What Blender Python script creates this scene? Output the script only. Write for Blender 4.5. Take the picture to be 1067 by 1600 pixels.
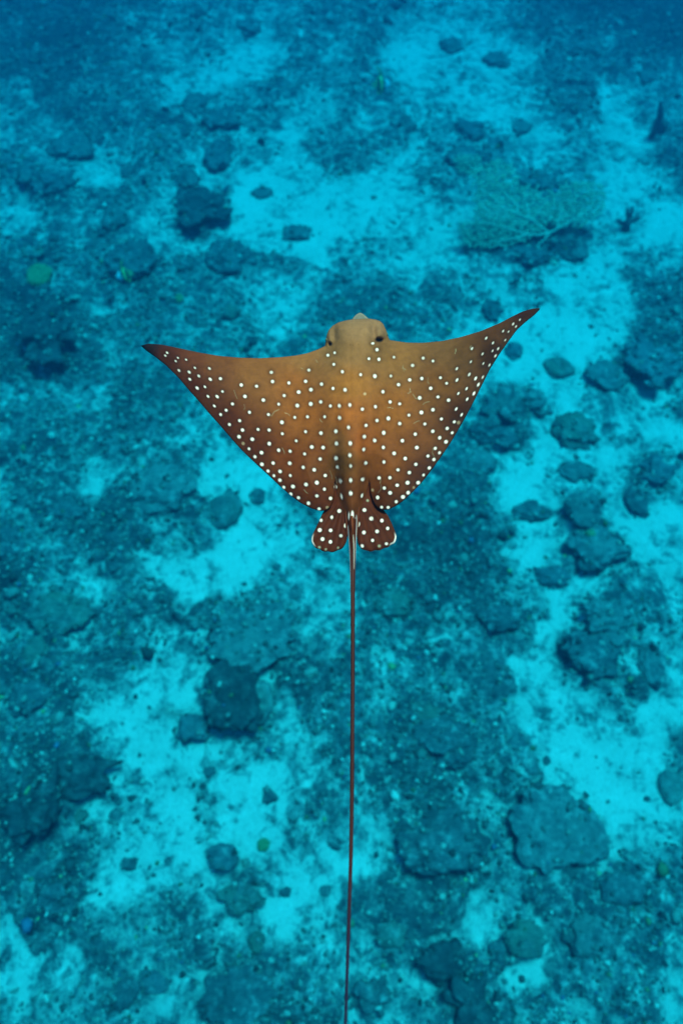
import bpy, bmesh, math, random
import numpy as np

# ------------------------------------------------------------------ camera, sky, sun, exposure
scene = bpy.context.scene
for o in list(bpy.data.objects):
    bpy.data.objects.remove(o)
COL = scene.collection
rng = np.random.default_rng(7)
random.seed(7)

CAM_H = 8.5
PITCH = math.radians(62.0)            # below the horizon
cam_d = bpy.data.cameras.new('camera')
cam = bpy.data.objects.new('camera', cam_d)
COL.objects.link(cam)
cam.location = (0, 0, CAM_H)
cam.rotation_euler = (math.pi / 2 - PITCH, 0, 0)
cam_d.sensor_fit = 'VERTICAL'
cam_d.sensor_height = 36.0
cam_d.sensor_width = 24.0
cam_d.lens = 24.0
cam_d.clip_start = 0.05
cam_d.clip_end = 400
cam_d.dof.use_dof = True
cam_d.dof.focus_distance = 1.52
cam_d.dof.aperture_fstop = 2.2
scene.camera = cam

SUN_EL = math.radians(72)
SUN_AZ = math.radians(38)             # where the sun stands, from +Y towards +X (ahead, to the right)
world = bpy.data.worlds.new('World')
scene.world = world
world.use_nodes = True
wn = world.node_tree
bg = wn.nodes['Background']
sky = wn.nodes.new('ShaderNodeTexSky')
sky.sky_type = 'NISHITA'
sky.sun_disc = False
sky.sun_elevation = SUN_EL
sky.sun_rotation = SUN_AZ
wn.links.new(sky.outputs[0], bg.inputs[0])
bg.inputs[1].default_value = 0.10

sun_d = bpy.data.lights.new('sun', 'SUN')
sun_d.energy = 4.6
sun_d.angle = math.radians(18)
sun_d.color = (1.0, 0.97, 0.92)
sun = bpy.data.objects.new('sun', sun_d)
COL.objects.link(sun)
from mathutils import Vector
sdir = Vector((math.sin(SUN_AZ) * math.cos(SUN_EL), math.cos(SUN_AZ) * math.cos(SUN_EL), math.sin(SUN_EL)))
sun.rotation_euler = sdir.to_track_quat('Z', 'Y').to_euler()

vs = scene.view_settings
scene.display_settings.display_device = 'sRGB'
vs.view_transform = 'Standard'
vs.look = 'None'
vs.exposure = 1.0
vs.gamma = 1.0
vs.use_curve_mapping = False
scene.cycles.use_denoising = True
scene.cycles.max_bounces = 4
scene.cycles.volume_bounces = 0

# ------------------------------------------------------------------ helpers
CP, SP = math.cos(PITCH), math.sin(PITCH)

def pix_dir(px, py):
    x = (np.asarray(px, float) - 533.5) / 1600 * 1.5
    y = (800 - np.asarray(py, float)) / 1600 * 1.5
    return x, y * SP + CP, y * CP - SP

def at(px, py, z=0.0):
    """the point of the level z that the photograph shows at (px, py)"""
    dx, dy, dz = pix_dir(px, py)
    t = (z - CAM_H) / dz
    return np.stack([dx * t, dy * t, np.broadcast_to(z, np.shape(t)) + 0 * t], -1)

def to_pix(P):
    x, y, z = P[..., 0], P[..., 1], P[..., 2] - CAM_H
    f = y * CP - z * SP
    u = (y * SP + z * CP) / f
    return x / f / 1.5 * 1600 + 533.5, 800 - u / 1.5 * 1600, f

LAT = np.random.default_rng(3).random((32, 32, 32)).astype(np.float32)

def vnoise(P, seed=0):
    P = np.asarray(P, float) + seed * 7.31
    i = np.floor(P).astype(int)
    f = P - i
    f = f * f * (3 - 2 * f)
    i0 = i & 31
    i1 = (i + 1) & 31
    def g(a, b, c):
        return LAT[a, b, c]
    x0, y0, z0 = i0[..., 0], i0[..., 1], i0[..., 2]
    x1, y1, z1 = i1[..., 0], i1[..., 1], i1[..., 2]
    fx, fy, fz = f[..., 0], f[..., 1], f[..., 2]
    a = g(x0, y0, z0) * (1 - fx) + g(x1, y0, z0) * fx
    b = g(x0, y1, z0) * (1 - fx) + g(x1, y1, z0) * fx
    c = g(x0, y0, z1) * (1 - fx) + g(x1, y0, z1) * fx
    d = g(x0, y1, z1) * (1 - fx) + g(x1, y1, z1) * fx
    return (a * (1 - fy) + b * fy) * (1 - fz) + (c * (1 - fy) + d * fy) * fz

def fbm(P, octaves=4, seed=0, gain=0.5):
    P = np.asarray(P, float)
    s, a, tot = 0.0, 1.0, 0.0
    for k in range(octaves):
        s = s + a * vnoise(P * (2.03 ** k), seed + k * 1.7)
        tot += a
        a *= gain
    return s / tot

def np_mesh(name, V, F, smooth=True, cols=None, attrs=None):
    """V (n,3), F (m,3 or 4) or a list of such arrays"""
    me = bpy.data.meshes.new(name)
    Fs = F if isinstance(F, list) else [F]
    V = np.ascontiguousarray(V, dtype=np.float32)
    me.vertices.add(len(V))
    me.vertices.foreach_set('co', V.ravel())
    loops = np.concatenate([f.ravel() for f in Fs]).astype(np.int32)
    cnt = np.concatenate([np.full(len(f), f.shape[1], dtype=np.int32) for f in Fs])
    starts = np.concatenate([[0], np.cumsum(cnt)[:-1]]).astype(np.int32)
    me.loops.add(len(loops))
    me.loops.foreach_set('vertex_index', loops)
    me.polygons.add(len(cnt))
    me.polygons.foreach_set('loop_start', starts)
    me.polygons.foreach_set('use_smooth', np.full(len(cnt), smooth, dtype=bool))
    if cols is not None:
        a = me.attributes.new('surface_tint', 'FLOAT_COLOR', 'POINT')
        c4 = np.ones((len(V), 4), dtype=np.float32)
        c4[:, :3] = cols
        a.data.foreach_set('color', c4.ravel())
    for k, v in (attrs or {}).items():
        a = me.attributes.new(k, 'FLOAT', 'POINT')
        a.data.foreach_set('value', np.asarray(v, dtype=np.float32))
    me.update(calc_edges=True)
    me.validate()
    return me

def link(name, me, mat=None, parent=None, loc=None):
    o = bpy.data.objects.new(name, me)
    COL.objects.link(o)
    if mat is not None:
        me.materials.clear()
        me.materials.append(mat)
    if loc is not None:
        o.location = loc
    if parent is not None:
        o.parent = parent
    return o

def tag(o, label, cat, group=None):
    o['label'] = label
    o['category'] = cat
    if group:
        o['group'] = group
    return o

def empty(name, loc):
    o = bpy.data.objects.new(name, None)
    COL.objects.link(o)
    o.location = loc
    return o

def srgb(c):
    c = np.asarray(c, float) / 255.0
    return np.where(c <= 0.04045, c / 12.92, ((c + 0.055) / 1.055) ** 2.4)

def tube(P, R, n=8, caps=True):
    """tube along points P (k,3) with radii R (k,) or (k,2) = across, up"""
    P = np.asarray(P, float)
    R = np.asarray(R, float)
    if R.ndim == 1:
        R = np.stack([R, R], 1)
    k = len(P)
    T = np.gradient(P, axis=0)
    T /= np.linalg.norm(T, axis=1, keepdims=True) + 1e-9
    up = np.array([0, 0, 1.0])
    if abs(T[:, 2]).mean() > 0.8:
        up = np.array([0, 1.0, 0])
    A = np.cross(T, up)
    A /= np.linalg.norm(A, axis=1, keepdims=True) + 1e-9
    B = np.cross(A, T)
    th = np.linspace(0, 2 * np.pi, n, endpoint=False)
    V = P[:, None] + A[:, None] * (np.cos(th)[None, :, None] * R[:, 0][:, None, None]) + B[:, None] * (np.sin(th)[None, :, None] * R[:, 1][:, None, None])
    V = V.reshape(-1, 3)
    F = []
    i = np.arange(k - 1)[:, None] * n
    j = np.arange(n)[None, :]
    j2 = (j + 1) % n
    F = np.stack([i + j, i + j2, i + n + j2, i + n + j], -1).reshape(-1, 4)
    if caps:
        V = np.vstack([V, P[:1], P[-1:]])
        c0, c1 = len(V) - 2, len(V) - 1
        jj = np.arange(n)
        jn = (jj + 1) % n
        b = (k - 1) * n
        t = np.concatenate([np.stack([np.full(n, c0), jn, jj], 1), np.stack([np.full(n, c1), b + jj, b + jn], 1)])
        return V, [F, t]
    return V, [F]

def join_parts(parts):
    """parts: list of (V, [F...]) -> one V, list of quads / tris"""
    Vs, q, t, off = [], [], [], 0
    for V, Fs in parts:
        for f in Fs:
            (q if f.shape[1] == 4 else t).append(f + off)
        Vs.append(V)
        off += len(V)
    out = []
    if q: out.append(np.concatenate(q))
    if t: out.append(np.concatenate(t))
    return np.vstack(Vs), out

# ------------------------------------------------------------------ materials
def mat_new(name):
    m = bpy.data.materials.new(name)
    m.use_nodes = True
    nt = m.node_tree
    return m, nt, nt.nodes['Principled BSDF']

def N(nt, typ, **kw):
    n = nt.nodes.new(typ)
    for k, v in kw.items():
        setattr(n, k, v)
    return n

def noise(nt, vec, scale, detail=4, rough=0.6, dist=0.0):
    n = N(nt, 'ShaderNodeTexNoise')
    n.inputs['Scale'].default_value = scale
    n.inputs['Detail'].default_value = detail
    n.inputs['Roughness'].default_value = rough
    n.inputs['Distortion'].default_value = dist
    nt.links.new(vec, n.inputs['Vector'])
    return n.outputs['Fac']

def ramp(nt, fac, stops, interp='LINEAR'):
    r = N(nt, 'ShaderNodeValToRGB')
    r.color_ramp.interpolation = interp
    e = r.color_ramp.elements
    while len(e) < len(stops):
        e.new(0.5)
    for el, (p, c) in zip(e, stops):
        el.position = p
        el.color = (*c, 1) if len(c) == 3 else c
    nt.links.new(fac, r.inputs[0])
    return r.outputs[0]

def mix(nt, fac, a, b, mode='MIX'):
    m = N(nt, 'ShaderNodeMix', data_type='RGBA', blend_type=mode)
    for sock, v in ((m.inputs[0], fac), (m.inputs[6], a), (m.inputs[7], b)):
        if hasattr(v, 'is_output') or hasattr(v, 'links'):
            nt.links.new(v, sock)
        elif isinstance(v, (int, float)):
            sock.default_value = v
        else:
            sock.default_value = (*v, 1)
    return m.outputs[2]

def math_n(nt, op, a, b=0.0, clamp=False):
    m = N(nt, 'ShaderNodeMath', operation=op, use_clamp=clamp)
    for s, v in ((m.inputs[0], a), (m.inputs[1], b)):
        if hasattr(v, 'links'):
            nt.links.new(v, s)
        else:
            s.default_value = v
    return m.outputs[0]

def bump(nt, h, strength, dist, bsdf):
    b = N(nt, 'ShaderNodeBump')
    b.inputs['Strength'].default_value = strength
    b.inputs['Distance'].default_value = dist
    nt.links.new(h, b.inputs['Height'])
    nt.links.new(b.outputs[0], bsdf.inputs['Normal'])

def coords(nt):
    return N(nt, 'ShaderNodeTexCoord').outputs['Object']

def coral_mat(name, dark, mid, pale, scale=18.0, cells=0.0, rough=0.9, dust=0.5):
    m, nt, b = mat_new(name)
    co = coords(nt)
    loc = N(nt, 'ShaderNodeObjectInfo').outputs['Location']     # so that no two heads share a pattern
    va = N(nt, 'ShaderNodeVectorMath', operation='ADD')
    nt.links.new(co, va.inputs[0]); nt.links.new(loc, va.inputs[1])
    co = va.outputs[0]
    n1 = noise(nt, co, scale, 7, 0.72)
    n2 = noise(nt, co, scale * 0.28, 5, 0.65, 0.5)
    c = ramp(nt, n1, [(0.30, dark), (0.47, mid), (0.60, mid), (0.74, pale)])
    c2 = ramp(nt, n2, [(0.36, dark), (0.52, mid), (0.70, pale)])
    c = mix(nt, 0.5, c, c2)
    h = n1
    if cells:
        v = N(nt, 'ShaderNodeTexVoronoi')
        v.inputs['Scale'].default_value = cells
        nt.links.new(co, v.inputs['Vector'])
        h = math_n(nt, 'ADD', n1, math_n(nt, 'MULTIPLY', v.outputs['Distance'], -1.0))
        c = mix(nt, math_n(nt, 'MULTIPLY', v.outputs['Distance'], 0.6, True), c, dark)
    # the same patchy turf and sand that covers the floor creeps over every mound
    nT = noise(nt, co, 9.0, 8, 0.75)
    turf = ramp(nt, nT, [(0.32, (0.024, 0.029, 0.038)), (0.43, (0.068, 0.076, 0.084)), (0.54, (0.15, 0.152, 0.148)), (0.66, (0.40, 0.385, 0.35))])
    n3 = noise(nt, co, 3.0, 6, 0.72, 0.6)
    c = mix(nt, ramp(nt, n3, [(0.38, (dust * 0.35,) * 3), (0.62, (min(1.0, dust * 1.6),) * 3)]), c, turf)
    n4 = noise(nt, co, 7.5, 8, 0.78, 0.5)
    c = mix(nt, ramp(nt, n4, [(0.57, (0, 0, 0)), (0.72, (dust,) * 3)]), c, (0.42, 0.40, 0.35))
    nt.links.new(c, b.inputs['Base Color'])
    b.inputs['Roughness'].default_value = rough
    b.inputs['Specular IOR Level'].default_value = 0.2
    bump(nt, h, 1.0, 0.05, b)
    return m

# sea floor: sand with dead-coral turf growing over it
m_floor, nt, b = mat_new('sand_and_turf')
co = coords(nt)
cov = N(nt, 'ShaderNodeAttribute', attribute_name='cover').outputs['Fac']
nA = noise(nt, co, 3.2, 8, 0.72, 0.8)
nB = noise(nt, co, 7.5, 8, 0.78, 0.5)
t = math_n(nt, 'ADD', cov, math_n(nt, 'MULTIPLY', math_n(nt, 'SUBTRACT', nA, 0.5), 2.1))
t = math_n(nt, 'ADD', t, math_n(nt, 'MULTIPLY', math_n(nt, 'SUBTRACT', nB, 0.5), 2.2))
reef_f = ramp(nt, t, [(0.22, (0, 0, 0)), (0.40, (0.48, 0.48, 0.48)), (0.68, (1, 1, 1))])
nC = noise(nt, co, 9.0, 8, 0.75)
turf = ramp(nt, nC, [(0.32, (0.024, 0.029, 0.038)), (0.43, (0.068, 0.076, 0.084)), (0.54, (0.15, 0.152, 0.148)), (0.66, (0.40, 0.385, 0.35))])
nD = noise(nt, co, 1.3, 4, 0.6)
turf = mix(nt, ramp(nt, nD, [(0.40, (0, 0, 0)), (0.60, (0.72, 0.72, 0.72))]), turf, (0.032, 0.039, 0.048))
dense = ramp(nt, math_n(nt, 'ADD', cov, math_n(nt, 'MULTIPLY', math_n(nt, 'SUBTRACT', nA, 0.5), 0.8)), [(0.66, (0, 0, 0)), (0.98, (0.8, 0.8, 0.8))])  # dark algae on dense reef, also painting in the dimness of far ground
turf = mix(nt, dense, turf, (0.024, 0.028, 0.032))
nE = noise(nt, co, 30.0, 4, 0.6)
sand = ramp(nt, nE, [(0.25, (0.42, 0.41, 0.355)), (0.5, (0.54, 0.52, 0.45)), (0.8, (0.62, 0.60, 0.53))])
# thin algal film on the sand, thicker towards the reef
nF = noise(nt, co, 2.1, 7, 0.7, 0.5)
film = math_n(nt, 'MULTIPLY', math_n(nt, 'ADD', cov, 0.04), ramp(nt, nF, [(0.38, (0, 0, 0)), (0.66, (1.5, 1.5, 1.5))]), True)
sand = mix(nt, film, sand, (0.21, 0.20, 0.17))
nG = noise(nt, co, 22.0, 3, 0.6)
sand = mix(nt, ramp(nt, nG, [(0.64, (0, 0, 0)), (0.72, (0.6, 0.6, 0.6))]), sand, (0.13, 0.125, 0.105))
nt.links.new(mix(nt, reef_f, sand, turf), b.inputs['Base Color'])
b.inputs['Roughness'].default_value = 0.95
b.inputs['Specular IOR Level'].default_value = 0.1
bump(nt, math_n(nt, 'ADD', math_n(nt, 'MULTIPLY', nC, 1.0), math_n(nt, 'MULTIPLY', nB, 0.6)), 0.7, 0.05, b)

# loose rubble, coloured piece by piece
m_rub, nt, b = mat_new('coral_rubble')
at_ = N(nt, 'ShaderNodeAttribute', attribute_name='surface_tint').outputs['Color']
co = coords(nt)
nt.links.new(mix(nt, 0.6, at_, mix(nt, 1.0, at_, ramp(nt, noise(nt, co, 40, 3), [(0.3, (0.5, 0.5, 0.5)), (0.7, (1.5, 1.5, 1.5))]), 'MULTIPLY')), b.inputs['Base Color'])
b.inputs['Roughness'].default_value = 0.95
b.inputs['Specular IOR Level'].default_value = 0.1

M = {
    'black': coral_mat('blackish_algae_rock', (0.012, 0.014, 0.016), (0.030, 0.033, 0.036), (0.10, 0.10, 0.10), 10, dust=0.3),
    'brown': coral_mat('brown_coral', (0.060, 0.058, 0.052), (0.15, 0.142, 0.124), (0.33, 0.31, 0.27), 12, 0, dust=0.6),
    'dark': coral_mat('dark_algae_rock', (0.028, 0.031, 0.034), (0.075, 0.079, 0.083), (0.22, 0.215, 0.20), 10, dust=0.6),
    'grey': coral_mat('grey_coral_rock', (0.080, 0.082, 0.078), (0.19, 0.186, 0.17), (0.40, 0.385, 0.34), 10, dust=0.6),
    'olive': coral_mat('olive_coral', (0.075, 0.083, 0.060), (0.155, 0.165, 0.118), (0.30, 0.305, 0.23), 13, 0, dust=0.5),
    'pale': coral_mat('pale_dead_coral', (0.14, 0.135, 0.115), (0.26, 0.25, 0.21), (0.40, 0.385, 0.34), 12, dust=0.6),
    'bluegrey': coral_mat('bluish_encrusted_rock', (0.065, 0.070, 0.078), (0.13, 0.138, 0.15), (0.27, 0.28, 0.30), 11, dust=0.6),
    'lime': coral_mat('yellow_green_soft_coral', (0.14, 0.21, 0.09), (0.21, 0.30, 0.12), (0.28, 0.38, 0.17), 20, 26, dust=0.1),
    'fan': coral_mat('sea_fan', (0.40, 0.46, 0.32), (0.46, 0.52, 0.37), (0.52, 0.58, 0.42), 6, dust=0.0),
    'fan_stem': coral_mat('sea_fan_stem', (0.44, 0.49, 0.37), (0.50, 0.55, 0.42), (0.56, 0.60, 0.47), 6, dust=0.0),
}

def tint_mat(name, rough, spec, bump_scale, bump_s, bump_d, var=0.25, coat=0.0):
    m, nt, b = mat_new(name)
    a = N(nt, 'ShaderNodeAttribute', attribute_name='surface_tint').outputs['Color']
    co = coords(nt)
    n1 = noise(nt, co, bump_scale * 0.25, 5, 0.65, 0.4)
    n2 = noise(nt, co, bump_scale, 3, 0.6)
    f = ramp(nt, n1, [(0.3, (1 - var,) * 3), (0.7, (1 + var,) * 3)])
    c = mix(nt, 1.0, a, f, 'MULTIPLY')
    nt.links.new(c, b.inputs['Base Color'])
    b.inputs['Roughness'].default_value = rough
    b.inputs['Specular IOR Level'].default_value = spec
    b.inputs['Coat Weight'].default_value = coat
    b.inputs['Coat Roughness'].default_value = 0.25
    bump(nt, math_n(nt, 'ADD', n2, n1), bump_s, bump_d, b)
    return m

m_skin = tint_mat('ray_skin', 0.6, 0.03, 210, 0.25, 0.0015, 0.14)
m_tail = tint_mat('ray_tail_skin', 0.45, 0.06, 120, 0.15, 0.001, 0.1)
m_fish = tint_mat('fish_skin', 0.4, 0.5, 80, 0.1, 0.002, 0.05)

# ------------------------------------------------------------------ sea floor
# floor brightness set as open sand, distance dimming included, 0 = dense reef, 9 = bare sand (16 x 12 cells for each of 2 x 4 blocks)
Z1 = """1111111233223332 1111123331444322 1111112344566425 1111223345665323 3511223465533344 4322222233233455
5443433233354743 3344554344434643 3224663346588666 5523333664298677 5734433542486788 3235334656546688"""
Z2 = """2233443421000000 3255555311211100 2267646662233111 3267545632222343 3335565553227443 3635457764236624
3335434356436732 3366542355445532 6764344444457862 6876464444447754 7756764444455588 6456763211266567"""
Z3 = """2223321334433345 1243322234456664 1111653234346653 1111433344445644 1122254444444444 2212243234444444
4555432244444444 5544422354444444 3422322456444444 3233545556774444 6345654225898444 4336742223576544"""
Z4 = """4567555465577434 3346345644876732 2233336785757632 2123576888998523 4444456778887323 4444446798684355
4444445336865576 4444444337875674 4444443237875488 4444436678657744 3333223788675357 2222233698447455"""
Z5 = """2231112434676665 1252223356887764 1145234776887654 1155643588653456 2246642234334476 4535533565534474
4426534554454363 1233457777534322 1124688878327322 4234788745545543 2346788785755664 3112567787654553"""
Z6 = """4321112378737888 5211112787633787 6222111387445477 6212112355866446 6322321248753444 4344642248533555
3463332377623546 3355443278645556 4444533367553378 3542244446766787 3332234346888874 2232223238998983"""
Z7 = """2000165667888664 1004736764886743 2112855885788545 1222456787377664 1341777788756887 3411787646534666
4322654545846866 6565255434574756 7767246643532444 7747345666544245 4735414547222233 3644334454321123"""
Z8 = """3532233338986786 5441125654598667 5531124444489768 7541112345447776 6655236332546654 4435333533335233
5443437556433543 4434568436454333 5543323477544434 6555322888433546 5256311454463347 6554210344464456"""
def rows(z):
    r = z.split()
    assert len(r) == 12 and all(len(x) == 16 for x in r), [(len(r)), [x for x in r if len(x) != 16]]
    return np.array([[int(c) for c in x] for x in r], float)
SAND = np.vstack([np.hstack([rows(a), rows(b_)]) for a, b_ in ((Z1, Z2), (Z3, Z4), (Z5, Z6), (Z7, Z8))]) / 9.0   # 48 x 32

def sand_at(px, py):
    gx = np.clip(px / 33.34 - 0.5, 0, 30.999)
    gy = np.clip(py / 33.33 - 0.5, 0, 46.999)
    ix, iy = gx.astype(int), gy.astype(int)
    fx, fy = gx - ix, gy - iy
    g = SAND
    return (g[iy, ix] * (1 - fx) + g[iy, ix + 1] * fx) * (1 - fy) + (g[iy + 1, ix] * (1 - fx) + g[iy + 1, ix + 1] * fx) * fy

def cover_at(X, Y):
    P = np.stack([X, Y, 0 * X], -1)
    w = np.stack([X + 0.95 * (fbm(P * 1.5, 5, 11, 0.6) - 0.5), Y + 0.95 * (fbm(P * 1.5, 5, 12, 0.6) - 0.5), 0 * X], -1)
    px, py, f = to_pix(w)
    inside = (f > 0.5) & (py > -60) & (py < 1660) & (px > -60) & (px < 1127)
    s = sand_at(np.clip(px, 0, 1067), np.clip(py, 0, 1600))
    wild = np.clip(1.6 * (fbm(P * 0.35, 4, 5) - 0.5) + 0.45, 0, 1)
    edge = np.clip((np.maximum(np.maximum(-px, px - 1067), np.maximum(-py, py - 1600))) / 60.0, 0, 1)
    s = np.where(inside, s * (1 - edge) + wild * edge, wild)
    s = 0.5 + (s - 0.5) * 0.98
    far = np.clip((Y - 7) / 10.0, 0, 1)
    s = s + 0.16 * far * np.clip(s * 4, 0, 1)
    return 1 - s

def ground_z(X, Y, c=None):
    if c is None:
        c = cover_at(X, Y)
    P = np.stack([X, Y, 0 * X], -1)
    big = 0.35 * (fbm(P * 0.16, 3, 21) - 0.5)
    k = np.clip((c - 0.32) / 0.4, 0, 1)
    k = k * k * (3 - 2 * k)
    lump = 0.10 + 0.34 * (fbm(P * 1.5, 4, 31) - 0.35) + 0.16 * (fbm(P * 5.0, 3, 41) - 0.4)
    return big + k * lump + 0.03 * fbm(P * 2.5, 3, 51)

gx = np.linspace(-11.5, 11.5, 500)
gy = np.concatenate([np.linspace(-4.0, 8, 330), 8 + (np.linspace(0, 1, 200)[1:] ** 1.25) * 16])
GX, GY = np.meshgrid(gx, gy)
GC = cover_at(GX, GY)
GZ = ground_z(GX, GY, GC)
nxg, nyg = len(gx), len(gy)
V = np.stack([GX, GY, GZ], -1).reshape(-1, 3)
i = np.arange(nyg - 1)[:, None] * nxg + np.arange(nxg - 1)[None, :]
F = np.stack([i, i + 1, i + nxg + 1, i + nxg], -1).reshape(-1, 4)
# outer skirt of the sea floor, far beyond the frame
ring = np.concatenate([np.arange(nxg), (np.arange(1, nyg) * nxg + nxg - 1), ((nyg - 1) * nxg + np.arange(nxg - 2, -1, -1)), (np.arange(nyg - 2, 0, -1) * nxg)])
R0 = V[ring]
allV, allF, allC = [V], [F], [GC.ravel()]
prev, off = ring, len(V)
for s in (1.25, 1.7, 2.5, 3.6, 5.2):
    Pn = R0.copy()
    Pn[:, 0] *= s
    Pn[:, 1] = 10 + (Pn[:, 1] - 10) * s
    Pn[:, 2] = ground_z(Pn[:, 0], Pn[:, 1])
    idx = off + np.arange(len(ring))
    a, b2, c2, d2 = prev, np.roll(prev, -1), np.roll(idx, -1), idx
    allF.append(np.stack([a, d2, c2, b2], -1))
    allV.append(Pn)
    allC.append(cover_at(Pn[:, 0], Pn[:, 1]))
    prev, off = idx, off + len(ring)
me = np_mesh('sea_floor', np.vstack(allV), np.vstack(allF), True, None, {'cover': np.concatenate(allC)})
floor = link('sea_floor', me, m_floor)
floor['kind'] = 'structure'

def gz(x, y):
    return float(ground_z(np.array([x], float), np.array([y], float))[0])

# ------------------------------------------------------------------ loose coral rubble (nobody could count it)
def ico(sub):
    bm = bmesh.new()
    bmesh.ops.create_icosphere(bm, subdivisions=sub, radius=1.0)
    bm.verts.ensure_lookup_table()
    v = np.array([x.co[:] for x in bm.verts])
    f = np.array([[q.index for q in p.verts] for p in bm.faces])
    bm.free()
    return v, f
ICO = {k: ico(k) for k in (1, 3, 4, 5)}

def scatter(n, smin, smax, seed, reef_bias):
    r = np.random.default_rng(seed)
    X = r.uniform(-11, 11, n * 6)
    Y = r.uniform(-2.5, 20, n * 6)
    P = np.stack([X, Y, 0 * X], -1)
    px, py, f = to_pix(np.stack([X, Y, 0 * X], -1))
    ok = (px > -40) & (px < 1107) & (py > -30) & (py < 1640)
    c = cover_at(X, Y) + 0.7 * (fbm(P * 2.4, 4, 61) - 0.5)
    pr = np.clip((c - reef_bias) / 0.35, 0.02, 1)
    ok &= r.random(len(X)) < pr * np.clip(1.25 - Y / 26, 0.3, 1)
    X, Y, c = X[ok][:n], Y[ok][:n], c[ok][:n]
    n = len(X)
    s = smin * (smax / smin) ** (r.random(n) ** 1.9)
    return stones(X, Y, ground_z(X, Y), s, r)

def stones(X, Y, z, s, r):
    n = len(X)
    base, f = ICO[1]
    nv = len(base)
    jit = 1 + 0.32 * r.standard_normal((n, nv, 1)).clip(-1.6, 1.6)
    sc = s[:, None, None] * r.uniform(0.6, 1.3, (n, 1, 3)) * np.array([1, 1, 0.75])
    W = base[None] * jit * sc
    a = r.uniform(0, 6.283, n)
    ca, sa = np.cos(a)[:, None], np.sin(a)[:, None]
    W = np.stack([W[..., 0] * ca - W[..., 1] * sa, W[..., 0] * sa + W[..., 1] * ca, W[..., 2]], -1)
    W += np.stack([X, Y, z + s * 0.25], -1)[:, None]
    FF = (f[None] + (np.arange(n) * nv)[:, None, None]).reshape(-1, 3)
    pal = np.array([(0.045, 0.045, 0.045), (0.085, 0.085, 0.08), (0.14, 0.135, 0.12), (0.21, 0.195, 0.165), (0.30, 0.28, 0.23), (0.40, 0.38, 0.32), (0.12, 0.14, 0.07), (0.09, 0.10, 0.15), (0.22, 0.28, 0.12)])
    wgt = np.array([0.14, 0.26, 0.24, 0.17, 0.10, 0.05, 0.02, 0.012, 0.006])
    ci = r.choice(len(pal), n, p=wgt / wgt.sum())
    colr = pal[ci] * r.uniform(0.75, 1.3, (n, 1))
    return W.reshape(-1, 3), FF, np.repeat(colr, nv, 0)
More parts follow.
